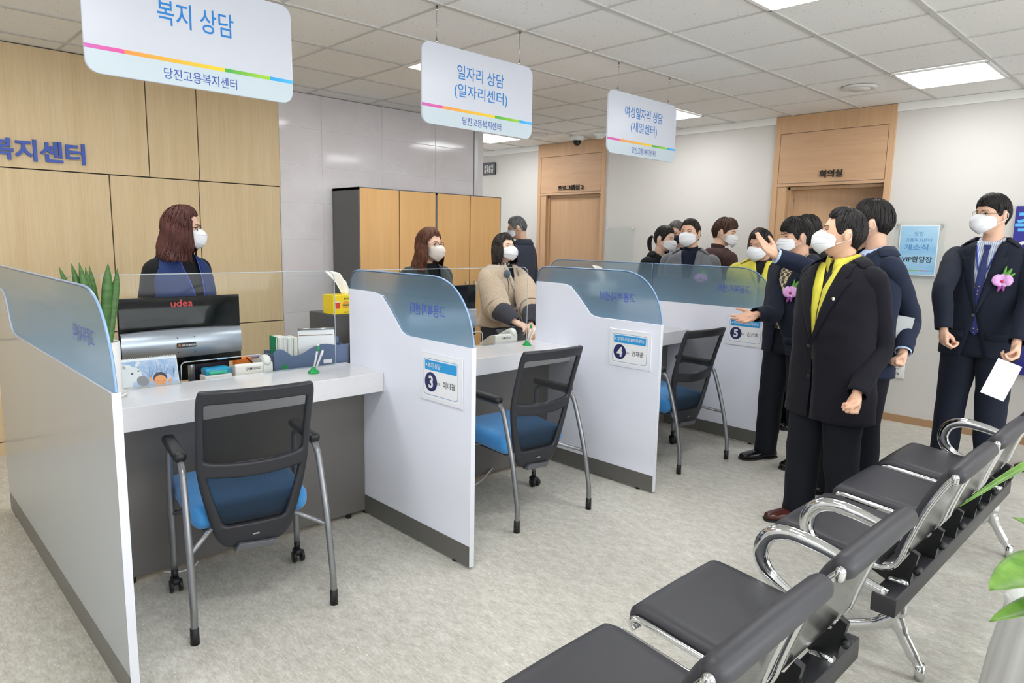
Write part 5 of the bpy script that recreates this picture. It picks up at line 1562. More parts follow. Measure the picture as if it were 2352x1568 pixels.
    if h.get('tail'):
        pts = [(0, -.098, .012), (0, -.125, .012), (0, -.145, -.02), (0, -.142, -.07), (0, -.128, -.115), (0, -.112, -.14)]
        c = cat(pts, 4)
        for q in range(30):
            a = rnd.uniform(0, 6.28); w = rnd.uniform(0, .022)
            g.tube([hp(Vector(p) + Vector((math.cos(a), math.sin(a) * .7, 0)) * w * math.sin(PI * (.08 + .8 * i / len(c)))) for i, p in enumerate(c)], [.0075 * math.sin(PI * (.15 + .8 * i / len(c))) + .001 for i in range(len(c))], 5)
        MB().tube([hp((.013 * math.cos(a), -.108, .012 + .013 * math.sin(a))) for a in [j * PI / 6 for j in range(12)]], .0045, 8, closed=True).build('hair_tie', M_strap, root)
    g.build('hair', h['m'], root)

# ---------------------------------------------------------------- mask, glasses
def face_gear(P, root, HM):
    hp = lambda v: HM @ Vector(v)
    k = P.get('mask', 'fold')
    if k:
        prof = {'fold': [(0, .006, .104, -.016), (.17, -.014, .127, -.024), (.33, -.034, .139, -.032), (.5, -.058, .137, -.042), (.67, -.082, .131, -.051), (.84, -.100, .112, -.058), (1, -.116, .082, -.064)],
                'flat': [(0, .000, .106, -.012), (.2, -.018, .126, -.022), (.4, -.038, .132, -.034), (.6, -.062, .128, -.046), (.8, -.088, .124, -.058), (1, -.116, .098, -.068)],
                'cloth': [(0, .000, .108, -.014), (.25, -.022, .130, -.024), (.5, -.046, .137, -.036), (.75, -.082, .124, -.050), (1, -.122, .078, -.064)]}[k]
        sub = 1 if k == 'fold' else 2
        mg = MB()
        def mrow(v):
            zc, yc, zs = [float(np.interp(v, [p[0] for p in prof], [p[i] for p in prof])) for i in (1, 2, 3)]
            pleat = (.0022 * (1 - abs(((v * 4) % 1) * 2 - 1)) if k == 'flat' else 0)
            row = []
            for j in range(-12, 13):
                u = j / 12; q = abs(u)
                x = math.copysign(.0665 * math.sin(q * PI / 2) ** .95, u)
                y = .030 + (yc + pleat - .030) * math.cos(q * PI / 2) ** (.72 if k != 'fold' else .80)
                row.append(hp((x, y, zc + (zs - zc) * q ** 1.25)))
            return row
        cuts = {'fold': [0, .33, .67, 1], 'flat': [0, .25, .5, .75, 1], 'cloth': [0, 1]}[k]
        for a_, b_ in zip(cuts, cuts[1:]):
            nn = 6 if k != 'cloth' else 16
            mg.grid([mrow(a_ + (b_ - a_) * j / nn) for j in range(nn + 1)])
        mm = P.get('mask_m', M_mask)
        mo = mg.build('face_mask', mm, root, mods=[SOL(.0014, 1)])
        for s in (-1, 1):
            st = MB()
            st.tube(cat([hp((s * .064, .036, -.018)), hp((s * .074, .012, -.006)), hp((s * .083, -.012, .012)), hp((s * .083, -.030, .008)), hp((s * .079, -.034, -.016))], 4), .0016, 6)
            st.tube(cat([hp((s * .064, .036, -.060)), hp((s * .070, .012, -.045)), hp((s * .078, -.018, -.030)), hp((s * .080, -.033, -.018))], 4), .0016, 6)
            st.build('ear_loop', M_strap, mo)
        if k == 'fold':
            MB().tube(cat([hp((x, .098 - 9 * x * x + .0035, .004 - 6 * abs(x) * .06)) for x in (-.022, -.011, 0, .011, .022)], 3), .0014, 6).build('nose_wire', mm, mo)
    gl = P.get('glasses')
    if gl:
        col, r, rim = gl
        fr = MB()
        lens = []
        for s in (-1, 1):
            c = Vector((s * .033, .101, .004))
            pts = [hp(c + Vector((r * 1.12 * math.cos(a), -.008 * abs(math.cos(a)) if math.cos(a) * s > 0 else 0, r * .86 * math.sin(a)))) for a in [j * PI / 12 for j in range(24)]]
            fr.tube(pts, rim, 6, closed=True)
            lens.append(pts)
            fr.tube(cat([hp((s * (.033 + r * 1.1), .093, .007)), hp((s * .072, .072, .009)), hp((s * .080, .03, .008)), hp((s * .080, -.012, .004)), hp((s * .079, -.03, -.012))], 4), rim * 1.1, 6)
        fr.tube(cat([hp((-.033 + r * 1.1, .101, .006)), hp((0, .107, .009)), hp((.033 - r * 1.1, .101, .006))], 4), rim, 6)
        go = fr.build('glasses', mat('specs_' + col, col, .25, .2), root)
        for pts in lens:
            lm = MB(); lm.add(pts, [list(range(24))]); lm.build('lens', M_acryl, go)

# ---------------------------------------------------------------- clothes
def garment(root, name, m, tab, k, hem, ztop, off, vbot=None, vtop=.05, k_noise=.004, sleeves=None, lapel=None, hem_round=0.0, mods_t=.003, flare=0.0, notch=True, seed=0, vpow=1.0):
    g = MB()
    nz = 46
    def xv(z):
        if vbot is None or z <= vbot:
            return .003 + hem_round * max(0, vbot - .04 - z) if vbot is not None else 0.0
        return .003 + vtop * ((z - vbot) / (ztop - vbot)) ** vpow
    rows = []
    for i in range(nz + 1):
        z = hem + (ztop - hem) * i / nz
        of = off + flare * max(0, (1.05 * k - z))
        a0 = ang_x(tab, z, xv(z), of) if vbot is not None else 0.0
        row = []
        na = 56
        for j in range(na + (1 if vbot is not None else 0)):
            a = a0 + (2 * PI - 2 * a0) * j / na
            p = ring_pt(tab, z, a, of)
            fall = min(1, max(0, (1.40 * k - z) / .12))
            edge = min(1, min(j, na - j) / 4) if vbot is not None else 1
            row.append(wob(p, k_noise * fall * edge, 7 + seed * .3))
        rows.append(row)
    g.grid(rows, cv=(vbot is None))
    if sleeves:
        for s, path, rad in sleeves:
            c = cat(path, 8)
            rr = list(np.interp(np.linspace(0, 1, len(c)), np.linspace(0, 1, len(rad)), rad))
            base = len(g.v)
            g.tube(c, rr, 18, caps=False)
            for q in range(base, len(g.v)):
                u = ((q - base) // 18) / (len(c) - 1)
                g.v[q] = tuple(wob(Vector(g.v[q]), .006 * min(1, u * 4) * (1 if u < .95 else .3), 13))
    o = g.build(name, m, root, mods=[SOL(mods_t, -1)])
    def front(z, x, e):
        return ring_pt(tab, z, ang_x(tab, z, abs(x), off + e), off + e) if x >= 0 else Vector((-1, 1, 1)) * ring_pt(tab, z, ang_x(tab, z, abs(x), off + e), off + e)
    if lapel:
        wl, lm = lapel
        for s in (-1, 1):
            rows = []
            zt = min(ztop, 1.462 * k)
            zn = vbot + (zt - vbot) * .80
            for i in range(31):
                u = i / 30
                z = vbot - .02 + (zt - vbot + .02) * u
                x0 = xv(z) - .002
                if z < zn:
                    w = wl * (.06 + .94 * max(0, (z - vbot + .02) / (zn - vbot + .02)) ** .9)
                elif notch and z < zn + .015:
                    w = wl * .50
                else:
                    w = wl * .80 * (1 - .35 * (z - zn) / max(.01, (zt - zn)))
                hwm = sec(tab, z, off)[0] * .97
                row = []
                for j in range(7):
                    x = min(x0 + w * j / 6, hwm)
                    p = front(z, s * x if s > 0 else -x, .004 + .007 * math.sin(PI * min(1, j / 6 + .2)))
                    row.append(p)
                rows.append(row)
            MB().grid(rows, flip=(s < 0)).build('lapel', lm, o, mods=[SOL(.003, 0)])
        # collar round the back of the neck
        rows = []
        for j in range(25):
            a = R(62) + (2 * PI - 2 * R(62)) * j / 24
            fr_ = max(0, math.cos(a))
            r0 = ring_pt(tab, (1.452 - .012 * fr_) * k, a, off + .010); r1 = ring_pt(tab, 1.490 * k, a, off + .014)
            r1.z -= .030 * fr_; r2 = r1 + Vector((0, 0, .012 * (1 - fr_)))
            rows.append([r0, (r0 + r1) / 2 + Vector((0, 0, .010)), r2])
        MB().grid(rows).build('collar', lm, o, mods=[SOL(.004, 0)])
    return o, front, xv

def shirt_collar(root, m, k, male, sp=1.0, open_=.012, h=.040):
    r = (.062 if male else .053) * sp
    g = MB()
    rows = []
    z0 = 1.462 * k
    for j in range(29):
        a = R(8) + (2 * PI - 2 * R(8)) * j / 28
        fr_ = max(0, math.cos(a))
        c = Vector((math.sin(a), math.cos(a), 0))
        dn = .022 * fr_
        rows.append([Vector((c.x * r, c.y * r * .96 - .016, z0 - dn)), Vector((c.x * r * .97, c.y * r * .94 - .016, z0 + h - dn * 1.2)), Vector((c.x * (r + .006), c.y * (r + .006) * .96 - .016, z0 + h - .002 - dn * 1.2)), Vector((c.x * (r + .013), c.y * (r + .013) - .016 + .006 * fr_, z0 + .004 - dn * (1.4 + 0.9 * fr_)))])
    g.grid(rows)
    return g.build('shirt_collar', m, root, mods=[SOL(.002, 0)])

def tube_neck(root, m, k, male, name='neck_band', top=.060, sc=1.0):
    r = (.061 if male else .052) * sc
    prof = []
    for z, q in ((-.03, 1.35), (-.005, 1.10), (.01, 1.0), (top - .012, .985), (top, 1.0), (top + .004, .96), (top - .01, .93)):
        prof.append([Vector((math.sin(a) * r * q, math.cos(a) * r * q - .016, 1.462 * k + z - .012 * math.cos(a))) for a in [j * 2 * PI / 28 for j in range(28)]])
    return MB().grid(prof, cv=True).build(name, m, root, mods=[SOL(.002, 0)])

def necktie(root, m, tab, k, off, zb, knot_m=None):
    g = MB()
    rows = []
    zt = 1.455 * k
    for i in range(25):
        u = i / 24; z = zt - .03 - (zt - .03 - zb) * u
        w = .014 + .026 * u
        if i >= 23: w *= (.55 if i == 23 else .05)
        rows.append([ring_pt(tab, z, ang_x(tab, z, abs(x), off), off) * Vector((1 if x >= 0 else -1, 1, 1)) + Vector((0, .004 + .003 * (1 - abs(x) / w), 0)) for x in (-w, -w / 2, 0, w / 2, w)])
    g.grid(rows)
    y = ring_pt(tab, zt - .01, 0, off).y
    g.prism([(-.019, .014), (.019, .014), (.013, -.026), (-.013, -.026)], lambda u, v, w: (u, y + w, zt - .012 + v), -.004, .012)
    return g.build('necktie', m, root, mods=[BV(.003)])

def orchid(root, at, nrm, s=1.0, ribbon='8C3C8A'):
    n = Vector(nrm).normalized(); rt = Vector((0, 0, 1)).cross(n).normalized(); up = n.cross(rt)
    M = Matrix((rt, up, n)).transposed().to_4x4(); M.translation = Vector(at)
    o = bpy.data.objects.new('corsage', None); COL.objects.link(o); o.parent = root
    pk = mat('orchid_pink', 'D79ADB', .55, noise_=((60, 60, 60), 'E4B4E4', .4, .6)); 
    def petal(a, l, w, lift, m, name):
        rows = []
        d = Vector((math.cos(R(a)), math.sin(R(a)), 0)); q = Vector((-d.y, d.x, 0))
        for i in range(9):
            u = i / 8
            c = d * l * u + Vector((0, 0, .004 + lift * math.sin(u * 2.2)))
            ww = w * math.sin(PI * (.10 + .84 * u)) ** .7
            rows.append([M @ ((c + q * ww * v + Vector((0, 0, .004 * (1 - v * v)))) * s) for v in (-1, -.6, 0, .6, 1)])
        MB().grid(rows).build(name, m, o, mods=[SOL(.001, 0)])
    petal(8, .046, .031, .010, pk, 'petal'); petal(172, .046, .031, .010, pk, 'petal')
    petal(92, .036, .017, .003, pk, 'petal'); petal(238, .034, .014, .004, pk, 'petal'); petal(302, .034, .014, .004, pk, 'petal')
    MB().ball(M @ (Vector((0, -.004, .012)) * s), .008 * s, 12, 8).build('flower_heart', mat('orchid_heart', 'C2334F', .5), o)
    gr = mat('corsage_green', '5E9A3C', .5)
    petal(62, .075, .010, .0, gr, 'leaf'); petal(40, .065, .009, .0, gr, 'leaf'); petal(82, .078, .007, -.002, gr, 'leaf')
    rb = mat('ribbon_' + ribbon, ribbon, .4)
    petal(255, .060, .010, .002, rb, 'ribbon'); petal(280, .055, .009, .002, rb, 'ribbon')
    return o

def lanyard(root, tab, k, off, zb, m, badge=None):
    g = MB()
    for s in (-1, 1):
        pts = []
        for i in range(13):
            u = i / 12; z = 1.455 * k - (1.455 * k - zb) * u
            x = s * (.060 * (1 - u) ** .9 + .002)
            p = ring_pt(tab, z, ang_x(tab, z, abs(x), off), off); p.x *= s
            pts.append(p + Vector((0, .004, 0)))
        g.tube(pts, .0042, 6, flat=.3, up=(0, 1, 0))
    o = g.build('lanyard', m, root)
    if badge:
        y = ring_pt(tab, zb, 0, off).y + .008
        q = MB().box((-.024, y - .002, zb - .105), (.024, y + .002, zb - .020)).tube([(0, y, zb), (0, y, zb - .022)], .003, 6)
        bo = q.build('badge', M_white, o)
        MB().box((-.012, y + .0021, zb - .072), (.012, y + .0026, zb - .040)).build('badge_photo', mat('badge_red', '8A4A44', .5), bo)
    return o

def clothes(P, root, tab, arms, sh, legs, k, male, HM):
    C = P['wear']
    # trousers
    if C.get('trousers', True):
        m = C['trousers_m']
        g = MB()
        rows = []
        for i in range(9):
            z = (.80 + .26 * i / 8) * k
            rows.append([ring_pt(tab, z, 2 * PI * j / 32, -.010) for j in range(32)])
        g.grid(rows, cv=True)
        for s in (-1, 1):
            hip, kn, an, fa = legs[s]
            p = cat([hip + Vector((0, 0, .02)), hip * .6 + kn * .4, kn, kn * .45 + an * .55, an + Vector((0, .004, -.035))], 7)
            f = C.get('leg', 1.0)
            rr = list(np.interp(np.linspace(0, 1, len(p)), [0, .2, .5, .75, 1], [.112 * f, .106 * f, .085 * f, .078 * f, .076 * f]))
            b0 = len(g.v)
            g.tube(p, rr, 20, caps=False, up=(0, 1, 0))
            for q in range(b0, len(g.v)):
                u = ((q - b0) // 20) / (len(p) - 1)
                g.v[q] = tuple(wob(Vector(g.v[q]), .008 * min(1, max(0, u - .1) * 3), 9))
        g.build('trousers', m, root, mods=[SOL(.003, -1)])
    for s in (-1, 1):
        hip, kn, an, fa = legs[s]
        M = Matrix.Translation((an.x, an.y, 0)) @ Matrix.Rotation(R(-fa), 4, 'Z')
        q = MB()
        rows = []
        for y, w, h0 in ((-.085, .014, .05), (-.078, .030, .062), (-.05, .038, .075), (0.0, .041, .082), (.05, .043, .070), (.10, .047, .056), (.15, .045, .048), (.185, .034, .042), (.203, .014, .034)):
            row = []
            for j in range(20):
                a = 2 * PI * j / 20
                z = max(.004, .030 + (h0 - .030) * math.sin(a) if math.sin(a) > 0 else .030 + .03 * math.sin(a))
                row.append(M @ Vector((w * math.copysign(abs(math.cos(a)) ** .75, math.cos(a)), y, z)))
            rows.append(row)
        q.grid(rows, cv=True)
        o = len(q.v) - len(rows) * 20
        q.f.append([o + j for j in range(20)]); q.m.append(0); q.sm.append(True)
        q.f.append([o + 160 + j for j in range(20)][::-1]); q.m.append(0); q.sm.append(True)
        so = q.build('shoe', C.get('shoe_m', M_shoe), root)
        sl = MB().prism([((M @ Vector((x, y, 0))).x, (M @ Vector((x, y, 0))).y) for x, y in ((-.030, -.085), (.030, -.085), (.040, -.04), (.040, .03), (.049, .11), (.046, .16), (.030, .200), (0, .211), (-.030, .200), (-.046, .16), (-.049, .11), (-.040, .03), (-.040, -.04))], lambda u, v, w: (u, v, w), 0.0, .014)
        sl.build('sole', M_black, so)
    def sleeve(s, r, stop=1.0, up_=None):
        el, wr = arms[s][0], arms[s][1]
        e2 = el + (wr - el) * stop
        a = sh[s]
        inn = Vector((s * .09, -.012, 1.37 * k))
        return (s, [a * .50 + inn * .50, a + Vector((s * .004, 0, -.022)), a * .55 + el * .45, el * .93 + wr * .07 + (el - (a + wr) / 2) * .06, el + (e2 - el) * .5, e2], [x * q * r for x, q in zip((.052, .0625, .0625, .058, .054, .047), P.get('srad', (1, 1, 1, 1, 1, 1)))])
    for L in C['layers']:
        m = L['m']
        sl = None
        if L.get('sleeve'):
            sl = [sleeve(s, L['sleeve'], L.get('stop', 1.0)) for s in (-1, 1)]
        o, front, xv = garment(root, L['name'], m, tab, k, L['hem'] * k, L.get('top', 1.478) * k, L['off'], (L['v'] * k if L.get('v') else None), L.get('vw', .05), L.get('fold', .004), sl, L.get('lapel'), L.get('round', 0.0), flare=L.get('flare', 0.0), notch=L.get('notch', True), seed=P.get('seed', 0), vpow=L.get('vp', 1.0))
        for z in L.get('buttons', []):
            p = front(z * k, L.get('bx', .012), .006)
            MB().ball(p, 1, 12, 8, M=Matrix.Diagonal((.0105, .004, .0105))).build('button', L.get('button_m', M_black), o)
        for (x, z, w) in L.get('pockets', []):
            pts = [front(z * k - dz, x + dx, .005) for dz in (0, .022, .045) for dx in (-w / 2, -w / 4, 0, w / 4, w / 2)]
            MB().grid([pts[i * 5:i * 5 + 5] for i in range(3)]).build('pocket_flap', m, o, mods=[SOL(.004, 0)])
        if L.get('cuff'):
            for s in (-1, 1):
                el, wr = arms[s][0], arms[s][1]
                d = (wr - el).normalized()
                MB().tube([wr - d * .03, wr + d * L['cuff'][1]], [.043 * L['sleeve'], .041 * L['sleeve']], 18, caps=False).build('cuff', L['cuff'][0], o, mods=[SOL(.002, 0)])
    if C.get('collar'):
        shirt_collar(root, C['collar'][0], k, male, C['collar'][1])
    if C.get('collar2'):
        shirt_collar(root, C['collar2'][0], k, male, *C['collar2'][1:]).name = 'vest_collar'
    if C.get('neck'):
        tube_neck(root, C['neck'][0], k, male, *C['neck'][1:])
    if C.get('tie'):
        necktie(root, C['tie'][0], tab, k, C['tie'][1], C['tie'][2] * k)
    if C.get('lanyard'):
        lanyard(root, tab, k, C['lanyard'][1], C['lanyard'][2] * k, C['lanyard'][0], C['lanyard'][3])
    if C.get('orchid'):
        x, z, e = C['orchid']
        p = ring_pt(tab, z * k, ang_x(tab, z * k, abs(x), e), e); p.x = math.copysign(p.x, x)
        orchid(root, p, (x * 2.0, 1, .15), C.get('orchid_s', 1.15))
    if C.get('pin'):
        x, z, e = C['pin']
        p = ring_pt(tab, z * k, ang_x(tab, z * k, abs(x), e), e); p.x = math.copysign(p.x, x)
        MB().ball(p, 1, 12, 8, M=Matrix.Diagonal((.008, .004, .009))).ball(p + Vector((.003, .003, .003)), .004, 8, 6, 1).build('lapel_pin', [M_white, mat('pin_gold', 'C9A53A', .3, .8)], root)
# ------------------------------------------------------------------ the cast
def cloth(name, c, c2=None, sc=500, sheen=.03, rough=.85, bump=.12):
    return mat(name, c, rough, spec=.25, sheen=sheen, noise_=((sc, sc, sc), c2, .4, .6) if c2 else None, bump=((sc, sc, sc), bump, .002))
def stripe_mat(name, c1, c2, sc, axis='x', width=.5):
    m = mat(name, c1, .75, spec=.25)
    nt, b = nodes(m)
    tc = nt.nodes.new('ShaderNodeTexCoord'); sp = nt.nodes.new('ShaderNodeSeparateXYZ')
    ml = nt.nodes.new('ShaderNodeMath'); ml.operation = 'MULTIPLY'; ml.inputs[1].default_value = sc
    fr = nt.nodes.new('ShaderNodeMath'); fr.operation = 'FRACT'
    lt = nt.nodes.new('ShaderNodeMath'); lt.operation = 'LESS_THAN'; lt.inputs[1].default_value = width
    nt.links.new(tc.outputs['Object'], sp.inputs[0]); nt.links.new(sp.outputs['XYZ'.index(axis.upper())], ml.inputs[0]); nt.links.new(ml.outputs[0], fr.inputs[0]); nt.links.new(fr.outputs[0], lt.inputs[0])
    mx = nt.nodes.new('ShaderNodeMix'); mx.data_type = 'RGBA'; mx.inputs[6].default_value = lin(c1); mx.inputs[7].default_value = lin(c2)
    nt.links.new(lt.outputs[0], mx.inputs[0]); nt.links.new(mx.outputs[2], b.inputs['Base Color'])
    return m
def check_mat(name, c1, c2, c3, sc):
    m = mat(name, c1, .8)
    nt, b = nodes(m)
    tc = nt.nodes.new('ShaderNodeTexCoord'); ck = nt.nodes.new('ShaderNodeTexChecker'); ck.inputs['Scale'].default_value = sc
    ck.inputs['Color1'].default_value = lin(c1); ck.inputs['Color2'].default_value = lin(c2)
    nt.links.new(tc.outputs['Object'], ck.inputs['Vector']); nt.links.new(ck.outputs['Color'], b.inputs['Base Color'])
    return m
def dots_mat(name, c1, c2, sc, thr):
    m = mat(name, c1, .6)
    nt, b = nodes(m)
    tc = nt.nodes.new('ShaderNodeTexCoord'); v = nt.nodes.new('ShaderNodeTexVoronoi'); v.inputs['Scale'].default_value = sc; v.inputs['Randomness'].default_value = .25
    lt = nt.nodes.new('ShaderNodeMath'); lt.operation = 'LESS_THAN'; lt.inputs[1].default_value = thr
    nt.links.new(tc.outputs['Object'], v.inputs['Vector']); nt.links.new(v.outputs['Distance'], lt.inputs[0])
    mx = nt.nodes.new('ShaderNodeMix'); mx.data_type = 'RGBA'; mx.inputs[6].default_value = lin(c1); mx.inputs[7].default_value = lin(c2)
    nt.links.new(lt.outputs[0], mx.inputs[0]); nt.links.new(mx.outputs[2], b.inputs['Base Color'])
    return m
def hair_mat(name, c, c2, rough=.5):
    return mat(name, c, rough, spec=.32, noise_=((90, 90, 12), c2, .35, .7), bump=((260, 260, 25), .25, .003))
M_shoe = mat('black_shoe', '121215', .16, spec=.6)
M_brownshoe = mat('brown_shoe', '4A211C', .18, spec=.6)
HB = hair_mat('hair_black', '191718', '2B2726'); HBR = hair_mat('hair_redbrown', '3A1F1C', '5C322B'); HBN = hair_mat('hair_brown', '4A2C20', '6E4530')
HG = hair_mat('hair_grey', '5A5B5E', '8C8D90'); HD = hair_mat('hair_dark', '1E1A19', '39312D'); HS = hair_mat('hair_salt', '3D3A39', '67635F'); HMB = hair_mat('hair_mid_brown', '3F2C24', '5E4436')
NAVY = cloth('navy_suit', '1F2638', '262E42'); NAVY2 = cloth('deep_navy_suit', '191E2B', '1F2533'); COAT = cloth('black_navy_coat', '101018', '16161F', 260, .04)
DARK = cloth('dark_trousers', '13151D', '191C24'); BLACK = cloth('black_cloth', '17171A'); CHAR = cloth('charcoal_suit', '363B48', '414653')
YELLOW = cloth('yellow_nylon', 'D8CE45', 'E0D652', 60, .1, .55, .05); BLKSHIRT = cloth('black_shirt', '26262B'); GREYC = cloth('grey_tweed', '5E6166', '74777C', 220, .3)
TURT = cloth('navy_knit', '141A2A', '1C2334', 300); VEST = cloth('navy_vest', '22335F', '2A3D6C', 200); BEIGE = cloth('beige_fleece', 'BBA58C', 'CBB79F', 120, .5, .95, .5)
SKIRT = cloth('charcoal_skirt', '3A3B42'); BRN = cloth('brown_jacket', '3F2C2A', '4B3634', 120); CREAM = cloth('cream_coat', 'D9D2BC', 'E3DCC8', 120)
WSHIRT = stripe_mat('striped_shirt', 'DDE4EF', '8FA3C4', 95, 'x', .35); LBLUE = cloth('pale_blue_shirt', 'BCD3F2'); PINKS = cloth('pale_pink_shirt', 'E3CCD2')
PLAID = check_mat('plaid_shirt', 'CDBD9A', '4A4640', 'A08F6A', 42); TIE = dots_mat('dotted_tie', '24306A', 'D9A05A', 42, .16); TIEP = dots_mat('lilac_tie', 'A88CC0', 'C2AAD6', 60, .3)
M_blueband = mat('lanyard_blue', '2F48B0', .5); ZEBRA = stripe_mat('zebra_scarf', 'EDEBE6', '15151A', 70, 'x', .5); FLORAL = dots_mat('floral_cuff', '3F5AA8', 'DDE2EE', 110, .42)
MASKF = dots_mat('floral_mask', 'DCD2CA', 'BBA79C', 260, .35); MASKD = mat('navy_mask', '1B2130', .8); QUILT = cloth('dark_green_jacket', '2B3233', '333B3B', 60, .15, .6, .4); MGREY = cloth('grey_sleeve', '45464C')
TOP = cloth('beige_blouse', 'B9A68F')

def jacket(m, hem=.80, v=1.08, vw=.062, off=.006, sleeve=1.0, lapel=.075, **k):
    d = dict(name='jacket', m=m, hem=hem, off=off, v=v, vw=vw, sleeve=sleeve, lapel=(lapel, m), round=.26)
    d.update(k); return d
def under(m, off=-.008, name='shirt', hem=.98, **k):
    d = dict(name=name, m=m, hem=hem, off=off, top=1.478, fold=.001); d.update(k); return d

# staff behind the counters
person(dict(pos=(-.613, 1.80), H=1.665, sex='F', phi=40, head=(80, -2, 0), skin='DDB298', seed=11, vox=.006, glasses=('4A1F22', .021, .0016),
    hair=dict(m=HBR, front=.072, vol=.020, len=.185, open=58, flare=.50, curl=.016, flip=.030, strands=460, side=.01),
    wear=dict(trousers_m=BLACK, layers=[under(BLACK, -.006, 'black_top', .95, sleeve=.93, cuff=None), dict(name='vest', m=VEST, hem=.86, off=.010, v=1.00, vw=.066, fold=.003)],
              neck=(BLACK, 'neck_band', .035), lanyard=(M_blueband, .006, 1.06, None)),
    label='woman with long dark red-brown hair and a navy vest, standing behind the monitor'))
person(dict(pos=(1.03, 1.69), H=1.585, sex='F', phi=35, head=(52, 2, 0), skin='E0B599', seed=12, mask='cloth', mask_m=MASKF, glasses=('3A2440', .020, .0015),
    hair=dict(m=HBN, front=.062, vol=.018, len=.19, open=66, flare=.40, curl=.012, flip=.012, strands=440, side=.01, peak=.01),
    wear=dict(trousers_m=BLACK, layers=[under(BLACK, -.006, 'black_top', .95), dict(name='quilted_jacket', m=QUILT, hem=.84, off=.010, v=1.10, vw=.060, sleeve=1.0, fold=.006)], lanyard=(M_blueband, .004, 1.08, None)),
    label='woman with brown hair, round glasses and a patterned mask, before the beech cabinet'))
person(dict(pos=(1.861, 1.78), H=1.56, sex='F', phi=38, head=(44, 12, 0), skin='E6BDA2', seed=13, hand=1.05, srad=(.75, .85, 1.25, 1.5, 1.4, 1.0),
    hair=dict(m=HD, front=.058, vol=.017, len=.125, open=60, flare=.14, curl=.0, strands=440, side=.01, peak=.008, nape=.2),
    R=dict(el=(1.66, 1.64, 1.01), wr=(1.575, 1.33, .915), d=(.30, -.85, -.30), n=(.1, .3, -1), pose='relaxed'),
    L=dict(el=(1.86, 1.45, 1.01), wr=(1.66, 1.26, .895), d=(-.5, -.75, -.25), n=(0, .3, -1), pose='relaxed'),
    wear=dict(trousers_m=SKIRT, layers=[under(SKIRT, -.004, 'grey_dress', .70, sleeve=.98, cuff=(FLORAL, -.005)), dict(name='fleece_jacket', m=BEIGE, hem=.93, off=.034, v=1.30, vw=.026, sleeve=1.25, stop=.42, flare=.06, fold=.010)],
              neck=(ZEBRA, 'zebra_scarf', .036, 1.16), lanyard=(M_steel, .040, 1.13, True)),
    label='woman with a dark bob and a beige fleece jacket, hands together over the middle desk'))
person(dict(pos=(3.215, 2.95), H=1.775, phi=-118, head=(-95, -14, 0), skin='C99B7E', seed=14, mask='flat', glasses=('8A8C90', .020, .0008),
    hair=dict(m=HG, front=.070, vol=.012, side=-.01, back=-.05),
    wear=dict(trousers_m=CHAR, layers=[under(PINKS, -.006), jacket(CHAR)], collar=(PINKS, 1.0)),
    label='grey-haired man in a dark suit seen from behind, beside the passage'))
# group behind the farthest partition
person(dict(pos=(3.463, 1.374), H=1.675, sex='F', phi=45, head=(66, -6, 0), skin='E6C2AA', seed=15, mask='flat',
    hair=dict(m=HB, front=.064, vol=.013, tail=True, side=-.02, back=-.06, locks=260),
    wear=dict(trousers_m=BLACK, layers=[under(TOP, -.008), jacket(BLACK, .85, 1.12, .055)]),
    label='woman with a black ponytail and dark jacket, beyond the farthest glass panes'))
person(dict(pos=(4.03, 1.56), H=1.74, phi=-20, head=(-30, -8, 0), skin='C79A80', seed=16, mask='flat', mask_m=MASKD,
    hair=dict(m=HS, front=.068, vol=.013), wear=dict(trousers_m=BLACK, layers=[under(WSHIRT, -.008), jacket(NAVY2)], collar=(WSHIRT, 1.0)),
    label='man with greying hair and a dark mask, mostly hidden behind the man in grey'))
person(dict(pos=(3.25, .93), H=1.722, phi=-8, head=(-26, 3, 2), skin='D9A688', seed=17, vox=.0055,
    hair=dict(m=HD, front=.066, vol=.012, side=-.015),
    wear=dict(trousers_m=DARK, layers=[under(TURT, -.006, 'sweater'), jacket(GREYC, .78, 1.02, .066, orchid=None)], neck=(TURT, 'roll_neck', .050), orchid=(-.115, 1.245, .022)),
    label='man in a grey tweed jacket and dark roll-neck with a pink orchid corsage'))
person(dict(pos=(3.80, .97), H=1.75, phi=125, head=(78, -10, 0), skin='E2B79D', seed=18, mask='flat',
    hair=dict(m=HMB, front=.048, vol=.022, messy=.8, quiff=.5, locks=340, side=-.01),
    wear=dict(trousers_m=DARK, layers=[dict(name='jacket', m=BRN, hem=.80, off=.010, sleeve=1.05)], neck=(BRN, 'jacket_collar', .040), lanyard=(M_blueband, .012, 1.2, None)),
    label='young man with tousled brown hair and a brown jacket, looking right'))
person(dict(pos=(3.93, .64), H=1.66, sex='F', phi=-140, head=(-150, 0, 0), skin='E3BCA0', seed=19,
    hair=dict(m=HBR, front=.062, vol=.016, len=.13, open=60, flare=.14, curl=.0, strands=380), wear=dict(trousers_m=BLACK, layers=[dict(name='coat', m=CREAM, hem=.70, off=.012, sleeve=1.1)], neck=(CREAM, 'coat_collar', .02)),
    label='woman with a dark bob and cream coat, her back turned, behind the yellow jacket'))
person(dict(pos=(3.306, .312), H=1.645, phi=-5, head=(-38, -10, -4), skin='C99474', seed=20, vox=.0055,
    hair=dict(m=HB, front=.062, vol=.012), 
    wear=dict(trousers_m=DARK, shoe_m=M_brownshoe, layers=[under(BLKSHIRT, -.006), dict(name='yellow_jacket', m=YELLOW, hem=.84, off=.012, v=1.27, vw=.040, sleeve=1.1, lapel=(.062, YELLOW), notch=False, fold=.007, pockets=[(-.10, 1.27, .11), (.10, 1.27, .11)])], collar=(BLKSHIRT, 1.0)),
    label='man in a bright yellow jacket over a black shirt'))
